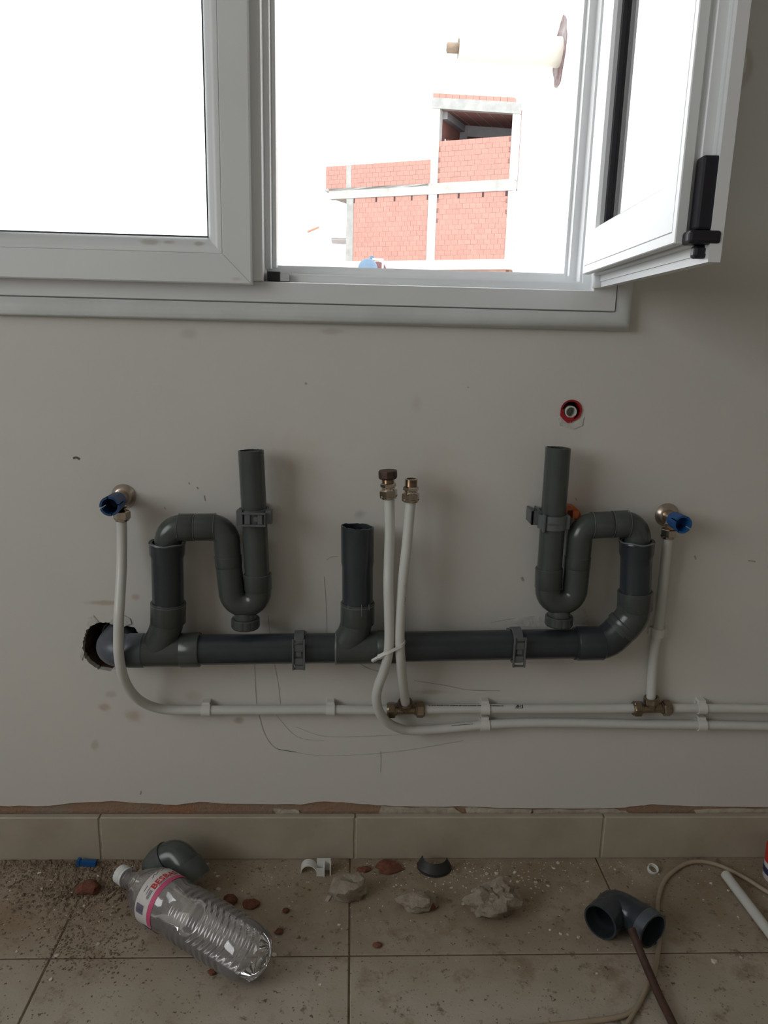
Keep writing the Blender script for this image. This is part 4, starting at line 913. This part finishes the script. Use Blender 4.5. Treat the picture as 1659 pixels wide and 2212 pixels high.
# paint flakes that can be picked out, then dust
flk = [(1052,1888,12),(1072,1887,13),(1112,1885,13),(1158,1907,12),(1184,1914,9),(1147,1920,8),(1103,1904,10),(1118,1905,9),(1001,1953,10),(958,1910,6),(941,1914,6),(976,1918,7),(867,1913,6),(856,1912,6),(1188,2009,8),(1211,2018,11),(1226,2019,7),(1250,2025,12),(1291,2052,6),(1543,2078,17),(1600,2068,8),(1289,2103,8),(472,1921,15),(524,1925,8),(592,2063,16),(625,1958,7),(732,1998,9),(692,2127,8),(1573,1924,8),(1535,1908,8),(1519,1944,6),(1594,1981,7),(1205,1864,12),(1196,1876,9),(1328,1878,8),(448,1867,12),(470,1893,11),(465,1886,8),(212,2040,11),(123,2065,12),(110,2116,12),(36,2056,9),(85,1886,11),(212,1893,9),(90,1920,7),(181,1957,8),(430,1895,7)]
LM = [('the largest pale mortar lump', (1060,1948)), ('the middle mortar lump', (902,1947)), ('the dark elbow', (1350,1990)), ('the white pipe offcut', (1600,1940)), ('the water bottle', (440,1985)), ('the blue plastic strip', (188,1868)), ('the white plastic ring', (1409,1881)), ('the red brick fragment by the bottle cap', (190,1917))]
ORD = ['nearest', 'second nearest', 'third nearest', 'fourth nearest', 'fifth nearest', 'sixth nearest', 'seventh nearest', 'eighth nearest', 'ninth nearest', 'tenth nearest', 'eleventh nearest', 'twelfth nearest', 'thirteenth nearest', 'fourteenth nearest', 'fifteenth nearest', 'sixteenth nearest', 'seventeenth nearest', 'eighteenth nearest']
rank = {k: sorted(range(len(flk)), key=lambda j: (WZ(flk[j][0], flk[j][1])-WZ(*p)).length) for k, p in LM}
flab = {}
for j in range(len(flk)):
    k = min((n_[0] for n_ in LM), key=lambda n_: rank[n_].index(j)); r_ = rank[k].index(j); flab[j] = 'pale chip on the floor, ' + ORD[min(r_, 17)] + ' to ' + k
fm = None
for i, (x, y, s_) in enumerate(flk):
    q = WZ(x, y, 0); sc = s_*.00062
    if fm is None:
        bm = bmesh.new(); vs_ = []
        for k, (a_, b__) in enumerate([(.5,.05),(.25,.42),(-.2,.5),(-.55,.1),(-.3,-.38),(.22,-.45)]): vs_.append(bm.verts.new((a_, b__, .28 if k % 2 else .12)))
        f = bm.faces.new(vs_); ex = bmesh.ops.extrude_face_region(bm, geom=[f])
        for v in ex['geom']:
            if isinstance(v, bmesh.types.BMVert): v.co.z = 0
        mb = MB(); bm.verts.index_update(); mb.add([v.co.copy() for v in bm.verts])
        for f in bm.faces: mb.face([v.index for v in f.verts])
        bm.free(); fm = mb.build('paint_flake', M['flake'], smooth=False, org=Vector((0,0,0))); o = fm
    else: o = fm.copy(); COL.objects.link(o)
    o.location = q; rnd = random.Random(100+i); o.rotation_euler = (0, 0, rnd.uniform(0, 6)); o.scale = (sc*rnd.uniform(.8,1.2), sc*rnd.uniform(.6,1.0), sc*.8)
    tag(o, flab[i], 'flake', 'pale chips scattered on the floor')
def dust(name, n, area, size, material, seed, label):
    rnd = random.Random(seed); mb = MB()
    for _ in range(n):
        while True:
            px, py, s_ = area(rnd)
            q = WZ(px, py, 0)
            if q.y < -.014: break
        s0 = s_*rnd.uniform(*size); a_ = rnd.uniform(0, 6); u_ = Vector((cos(a_), sin(a_), 0))*s0; v_ = Vector((-sin(a_), cos(a_), 0))*s0*rnd.uniform(.5,1); h_ = Vector((0,0,s0*rnd.uniform(.25,.75)))
        k = mb.add([q-u_-v_*.6, q+u_-v_, q+u_*.7+v_, q-u_*.8+v_*.9, q-u_*.4+h_, q+u_*.5+v_*.2+h_*.9])
        for f in ((3,2,1,0),(0,1,5,4),(1,2,5),(2,3,4,5),(3,0,4)): mb.face([k+i for i in f])
    o = mb.build(name, material, smooth=False); tag(o, label, None, None, 'stuff'); return o
def a_left(r):
    t = r.random()
    if t < .55: return r.gauss(120, 100), 1858+abs(r.gauss(0, 70)), 1
    if t < .8: return r.gauss(200, 60), r.gauss(1915, 28), 1.5
    return r.gauss(190, 70), r.gauss(2045, 40), .8
dust('rubble_dust', 2600, a_left, (.0009, .0030), M['grain'], 3, 'brown rubble dust and grit heaped on the floor left of the bottle')
def a_heap(r): return r.gauss(190, 75), r.gauss(1905, 30), 1
dust('rubble_dust', 260, a_heap, (.0022, .0048), M['grain'], 31, 'coarser brown rubble crumbs heaped left of the bottle cap')
def a_all(r):
    if r.random() < .6: return r.uniform(-50, 1700), 1858+abs(r.gauss(0, 45)), .9
    return r.uniform(-50, 1700), r.uniform(1860, 2230), .8
dust('grit', 1300, a_all, (.0006, .0018), M['grain'], 5, 'fine dark grit scattered over all the floor tiles')
def a_pale(r):
    t = r.random()
    if t < .35: return r.gauss(1000, 160), 1860+abs(r.gauss(0, 40)), 1
    if t < .6: return r.gauss(190, 70), r.gauss(1920, 50), .9
    return r.uniform(-20, 1680), 1862+abs(r.gauss(0, 90)), .8
dust('plaster_crumbs', 700, a_pale, (.0006, .0018), M['flake'], 8, 'tiny pale plaster crumbs sprinkled over the floor tiles')
def a_edge(r): return r.uniform(0, 420), 1857+abs(r.gauss(0, 9)), 1.6
dust('rubble_dust', 420, a_edge, (.0010, .0028), M['grain'], 12, 'dark grit lying along the foot of the baseboard')

# ------------------------------------------------------------------ outdoors
struct(MB().box(-80, 80, .4, 120, -3.4, -3.2).build('ground', M['ground'], smooth=False))
# white wall outside on the right, with a drain spout
NX = .97
wo = struct(MB().box(NX, NX+.25, .45, 3.72, -3.2, 3.9).build('wall_outside', M['white_render'], smooth=False))
hc = Vector((NX, 2.2, 0)); d = ray(1210, 113); tt2 = (NX-CAM.x)/d.x; hc = CAM + d*tt2
mb = MB(); rnd = random.Random(4); n = 22; o1 = []; o2 = []
for i in range(n):
    th = 2*pi*i/n; r_ = .142*(1+rnd.uniform(-.14,.12)); o1.append((NX-.004, hc.y+cos(th)*r_*.88, hc.z+sin(th)*r_)); r2 = r_*.78; o2.append((NX-.001+.0, hc.y+cos(th)*r2*.88, hc.z+sin(th)*r2))
mb.rings([[(NX+.001, p[1], p[2]) for p in o1], o1, o2], False, True); mb.build('broken_plaster', M['broken'] if 'broken' in M else mat('broken_brick_edge', (.10,.05,.048), .95, var=.7, vscale=14, bump=1, bscale=60, col2=(.24,.22,.22)), wo, smooth=False)
sp = thing('drain_spout', 'cream plastic pipe sticking out of a broken hole in the outdoor wall', 'pipe', hc)
ln = hc.x - (CAM + ray(990,108)*((hc.y-CAM.y)/ray(990,108).y)).x
MB().lathe(hc+Vector((.05,0,0)), (-1,0,0), [(0,.066),(.06,.066),(ln+.04,.054),(ln+.05,.053),(ln+.05,.045),(ln-.03,.040),(ln-.03,.0001)], 36).build('pipe', M['spout'], sp)
l2 = hc.x - (CAM + ray(965,104)*((hc.y-CAM.y)/ray(965,104).y)).x
MB().lathe(hc, (-1,0,0), [(ln-.02,.024),(l2-.003,.024),(l2,.022),(l2,.018),(ln,.018),(ln,.0001)], 32).build('spigot', M['spout_end'], sp)
# unfinished brick building
BB = R(26.5); EA = Vector((cos(BB), -sin(BB), 0)); EN = Vector((sin(BB), cos(BB), 0)); BP0 = Vector((3.207, 33.287, 3.901))
bmx = Matrix((EA, EN, Vector((0,0,1)))).transposed().to_4x4(); bmx.translation = BP0
bld = thing('brick_building', 'unfinished red brick building with raw concrete columns seen through the window', 'building', (BP0.x, BP0.y, -3.2))
def fb(name, boxes, material, parent=bld, **kw):
    mb = MB()
    for bx in boxes: mb.box(*bx, bmx)
    return mb.build(name, material, parent, smooth=False, **kw)
DB = 5.0
fb('column', [(-4.06,-3.72,-.03,.30,-.06,2.62)], M['fconcrete']); fb('column', [(-.19,.19,-.03,.30,-.06,2.60)], M['fconcrete_blown']); fb('column', [(3.26,3.53,-.03,.30,-.06,2.62)], M['fconcrete_blown'])
fb('column', [(-4.09,-3.85,-.02,.28,3.03,3.98)], M['fconcrete'])
fb('column', [(-.14,.19,-.03,.30,3.0,5.95)], M['fconcrete_blown']); fb('column', [(3.26,3.52,-.03,.30,3.0,5.45)], M['fconcrete_blown'])
fb('beam', [(-4.94,3.50,-.05,.28,2.60,3.03)], M['fconcrete_mid'] if 'fconcrete_mid' in M else M['fconcrete_blown'])
fb('balcony_slab', [(-5.14,-.2,-.05,DB,2.93,3.03), (-4.94,-4.0,.28,DB,2.66,2.93)], M['fconcrete'])
fb('floor_slab', [(-4.87,3.57,-.12,DB,-.44,-.05)], M['fslab'])
fb('roof_slab', [(-.1,3.5,.3,DB,2.70,3.0)], M['fconcrete'])
fb('wall_core', [(-3.75,3.30,-.002,.22,-.05,2.6), (-5.10,-.12,-.002,.16,3.03,3.965), (.15,3.30,-.002,.18,3.0,4.63), (-3.75,3.3,.02,.2,-3.1,-.44)], M['fmortar'])
fb('side_wall', [(-4.0,-3.8,.3,DB,-7.1,2.6), (3.2,3.4,.3,DB,-7.1,2.7), (-4.0,3.4,DB-.2,DB,-7.1,2.7)], M['fbrick'])
# tower: sloping top beam, tile course, block ceiling, inner walls, column, beam
tb2 = MB(); tb2.hexa([bmx @ Vector(q) for q in [(-.16,-.06,5.92),(3.52,-.06,5.41),(3.52,.26,5.41),(-.16,.26,5.92),(-.16,-.06,6.32),(3.52,-.06,5.82),(3.52,.26,5.82),(-.16,.26,6.32)]]); tb2.build('beam', M['fconcrete'], bld, smooth=False)
tcz = lambda s_: 6.30 - (s_+.16)*(.50/3.68)
for i in range(12):
    s0 = -.14 + i*.288; s1 = s0+.278; mb = MB(); mb.hexa([bmx @ Vector(q) for q in [(s0,-.04,tcz(s0)),(s1,-.04,tcz(s1)),(s1,.24,tcz(s1)),(s0,.24,tcz(s0)),(s0,-.04,tcz(s0)+.19),(s1,-.04,tcz(s1)+.19),(s1,.24,tcz(s1)+.19),(s0,.24,tcz(s0)+.19)]])
    mb.build('coping_brick', M['fbrick'], bld, smooth=False)
TD = 2.9; cz2 = lambda s_: 5.90 - (s_+.16)*(.50/3.68)
mb = MB(); mb.hexa([bmx @ Vector(q) for q in [(.1,.2,cz2(.1)),(3.4,.2,cz2(3.4)),(3.4,TD+.2,cz2(3.4)),(.1,TD+.2,cz2(.1)),(.1,.2,6.2),(3.4,.2,5.75),(3.4,TD+.2,5.75),(.1,TD+.2,6.2)]]); mb.build('block_ceiling', M['fclay_shade'], bld, smooth=False)
for i in range(6):
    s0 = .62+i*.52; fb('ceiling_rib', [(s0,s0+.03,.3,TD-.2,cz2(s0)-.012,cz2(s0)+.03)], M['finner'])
fb('inner_wall', [(.0,.16,.3,.75,3.0,5.9), (.0,.16,1.25,TD,3.0,5.9), (.0,.16,.75,1.25,5.0,5.9), (.1,3.4,TD,TD+.15,3.0,5.6), (3.36,3.5,.28,TD,3.0,5.46)], M['fclay_shade'])  # last box is an added, unseen wall keeping sky light out of the tower
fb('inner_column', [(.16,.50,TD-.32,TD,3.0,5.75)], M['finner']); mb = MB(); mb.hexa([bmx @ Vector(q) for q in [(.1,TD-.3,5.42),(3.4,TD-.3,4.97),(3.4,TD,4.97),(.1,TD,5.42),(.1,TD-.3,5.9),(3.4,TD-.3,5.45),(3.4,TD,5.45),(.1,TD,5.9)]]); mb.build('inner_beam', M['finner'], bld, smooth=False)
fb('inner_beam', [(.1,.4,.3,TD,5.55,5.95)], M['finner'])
# bricks: each one of the two lower panels, those above joined
BWd, BHt, GP = .288, .2045, .009
bk_mesh = None; bk_n = 0
def panel(s0, s1, z0, z1, seed, single, mb=None, skip=None):
    global bk_mesh, bk_n
    rows = max(1, round((z1-z0)/BHt)); hh = (z1-z0)/rows; rnd = random.Random(seed)
    for r_ in range(rows):
        x = s0 - (BWd/2 if r_ % 2 else 0) - .02*rnd.random()
        while x < s1-.01:
            a_, b__ = max(x, s0), min(x+BWd, s1)
            if b__-a_ > .03:
                za = z0+r_*hh; pr_o = rnd.uniform(0, .010)
                if single and bk_n < 300:
                    bk_n += 1
                    if bk_mesh is None:
                        q = MB(); q.box(-.5,.5,0,.05,-.5,.5); o = q.build('brick', M['fbrick'], bld, smooth=False, org=Vector((0,0,0))); bk_mesh = o
                    else: o = bk_mesh.copy(); COL.objects.link(o)
                    loc = bmx @ Vector(((a_+b__)/2, -.008-pr_o, za+hh/2)); o.location = loc - ORG[bld.name]; o.rotation_euler = (0, 0, -BB); o.scale = (b__-a_-GP, 1, hh-GP*.5)
                else: mb.box(a_+GP/2, b__-GP/2, -.008-pr_o, .04, za+GP*.4, za+hh-GP*.4, bmx)
            x += BWd
bw_ = MB(); panel(-3.70, -.20, -.05, 2.595, 1, True, bw_); panel(.20, 3.25, -.05, 2.595, 2, True, bw_)
panel(-5.12, -.15, 3.03, 3.975, 3, False, bw_); panel(.20, 3.25, 3.03, 4.645, 4, False, bw_)
tag(bw_.build('brickwork', M['fbrick'], bld, smooth=False), None, None, None, 'stuff')
# hollow brick ends beside the columns, and putlog holes under the beam
hm = None
for s_, z_ in [(.235,4.33),(.235,3.93),(.235,3.52),(.235,3.12),(3.215,4.52),(3.215,4.14),(3.215,3.72),(.235,2.36),(.235,1.95),(.235,1.55),(3.215,2.22),(3.215,1.80)]:
    if hm is None:
        q = MB(); q.box(-.045,.045,-.004,.03,-.085,.085); q.mi_(1)
        for i in range(2):
            for j in range(4): q.box(-.036+i*.04,-.008+i*.04,-.006,-.003,-.078+j*.042,-.050+j*.042)
        o = q.build('hollow_brick_end', [M['fbrick'], M['fdark']], bld, smooth=False, org=Vector((0,0,0))); hm = o
    else: o = hm.copy(); COL.objects.link(o)
    o.location = (bmx @ Vector((s_, -.022, z_))) - ORG[bld.name]; o.rotation_euler = (0,0,-BB)
for s_, w_ in [(-3.68,.04),(-2.62,.07),(-1.75,.08),(-.95,.06),(-.23,.07),(.23,.08),(1.15,.08),(2.20,.08),(3.19,.10)]: fb('putlog_hole_shade', [(s_-w_/2,s_+w_/2,-.022,.03,2.40,2.585)], M['fdark'])  # near-black boxes on the face stand for the shade in the holes
# low white house in front carrying the drums
RZ = WY(794, 583, 23.9).z - .295
lh = thing('white_house', 'low white flat-roofed house under the drums, mostly below the window sill', 'building', (2.6, 24.0, -3.2))
MB().box(-2.5, 5.2, 21.9, 27.6, -3.2, RZ).build('body', M['white_render'], lh, smooth=False); MB().box(-2.55, 5.25, 21.85, 22.05, RZ-.15, RZ+.05).build('parapet', M['white_render'], lh, smooth=False)
def drum(label, px, py, y, r, material, cap):
    c = WY(px, py, y); c.z = RZ+r*1.03+.003; root = thing('water_drum', label, 'drum', (c.x, c.y, RZ)); mb = MB()
    mb.lathe((c.x, c.y-.45, c.z), (0,1,0), [(0,.0001),(.0,r*.9),(.03,r),(.25,r),(.27,r*1.03),(.30,r*1.03),(.32,r),(.6,r),(.62,r*1.03),(.65,r*1.03),(.67,r),(.87,r),(.9,r*.9),(.9,.0001)], 40); mb.build('barrel', material, root)
    if cap: MB().lathe((c.x-cap, c.y-.2, c.z+r-.03), (.0,0,1), [(0,.10),(.05,.10),(.06,.075),(.12,.075),(.12,.0001)], 20).build('bung', material, root)
    return c
dc = drum('blue water drum lying on a roof below the brick building', 794, 583, 23.9, .295, M['tank_blue'], -.13)
d2 = drum('dark red water drum half hidden behind the blue one', 814, 585, 25.2, .31, M['tank_red'], .22)
vp = MB(); v0 = WY(805, 559.5, 23.0); v1 = WY(827, 560.5, 23.0); vp.tube([v0, v1+Vector((-.05,0,0)), v1, Vector((v1.x, v1.y, v1.z-.05)), Vector((v1.x, v1.y, RZ))], .024, 12)
tag(vp.build('vent_pipe', M['white_render'], org=Vector((v1.x, v1.y, RZ))), 'thin white bent pipe standing in front of the dark red drum', 'pipe')
# white house with a balcony far left, roof edge in terracotta
wh = thing('balcony_house', 'white house far left behind the brick building, grey balcony underside showing', 'building', (-3.0, 48.0, -3.2))
z_at = lambda px, py, y: WY(px, py, y)
a = z_at(600, 520, 48); b = z_at(748, 506, 48); MB().box(a.x-4, b.x+.8, 48, 54, -3.2, b.z-.9).build('body', M['white_render'], wh, smooth=False)
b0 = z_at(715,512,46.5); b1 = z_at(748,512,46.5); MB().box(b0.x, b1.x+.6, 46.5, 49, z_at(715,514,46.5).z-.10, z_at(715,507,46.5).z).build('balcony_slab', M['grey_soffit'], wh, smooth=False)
MB().box(b0.x, b1.x+.6, 46.4, 46.5, z_at(715,512,46.5).z-.05, z_at(715,506,46.5).z+.1).build('balcony_edge', M['white_render'], wh, smooth=False)
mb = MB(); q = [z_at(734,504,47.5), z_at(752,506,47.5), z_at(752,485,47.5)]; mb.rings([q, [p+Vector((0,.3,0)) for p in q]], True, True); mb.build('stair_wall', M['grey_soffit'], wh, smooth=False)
mb = MB(); q = [z_at(664,503,47.9), z_at(690,492,47.9), z_at(690,540,47.9), z_at(664,540,47.9)]; mb.rings([q, [p+Vector((0,2,0)) for p in q]], True, True); mb.build('gable', M['white_render'], wh, smooth=False)
q0, q1 = z_at(664,502,47.8), z_at(689,492,47.8); mb = MB(); mb.hexa([q0, q1, q1+Vector((0,2.2,0)), q0+Vector((0,2.2,0))] + [p+Vector((0,0,.10)) for p in (q0, q1, q1+Vector((0,2.2,0)), q0+Vector((0,2.2,0)))]); mb.build('roof_verge', M['terracotta'], wh, smooth=False)

# ------------------------------------------------------------------ labels of the setting
for nm, lab, cat in [('wall_back', 'off-white plaster wall with scuffs that carries the window and the pipes', 'wall'), ('wall_left', 'off-white side wall with an open window hole', 'wall'), ('wall_right', 'plain off-white side wall', 'wall'),
                     ('wall_front', 'plain off-white wall facing the window', 'wall'), ('ceiling', 'plain off-white ceiling', 'ceiling'), ('floor', 'dusty beige tiled floor with dark joints', 'floor'), ('baseboard_back', 'beige tile baseboard along the foot of the wall', 'baseboard'),
                     ('window_1', 'white window with the right sash swung open into the room', 'window'), ('trim_1', 'white rounded casing round the window', 'trim'), ('ground', 'bare ground outdoors below the window', 'ground'), ('wall_outside', 'bright white outdoor wall with a broken hole round a pipe', 'wall')]:
    tag(bpy.data.objects[nm], lab, cat)
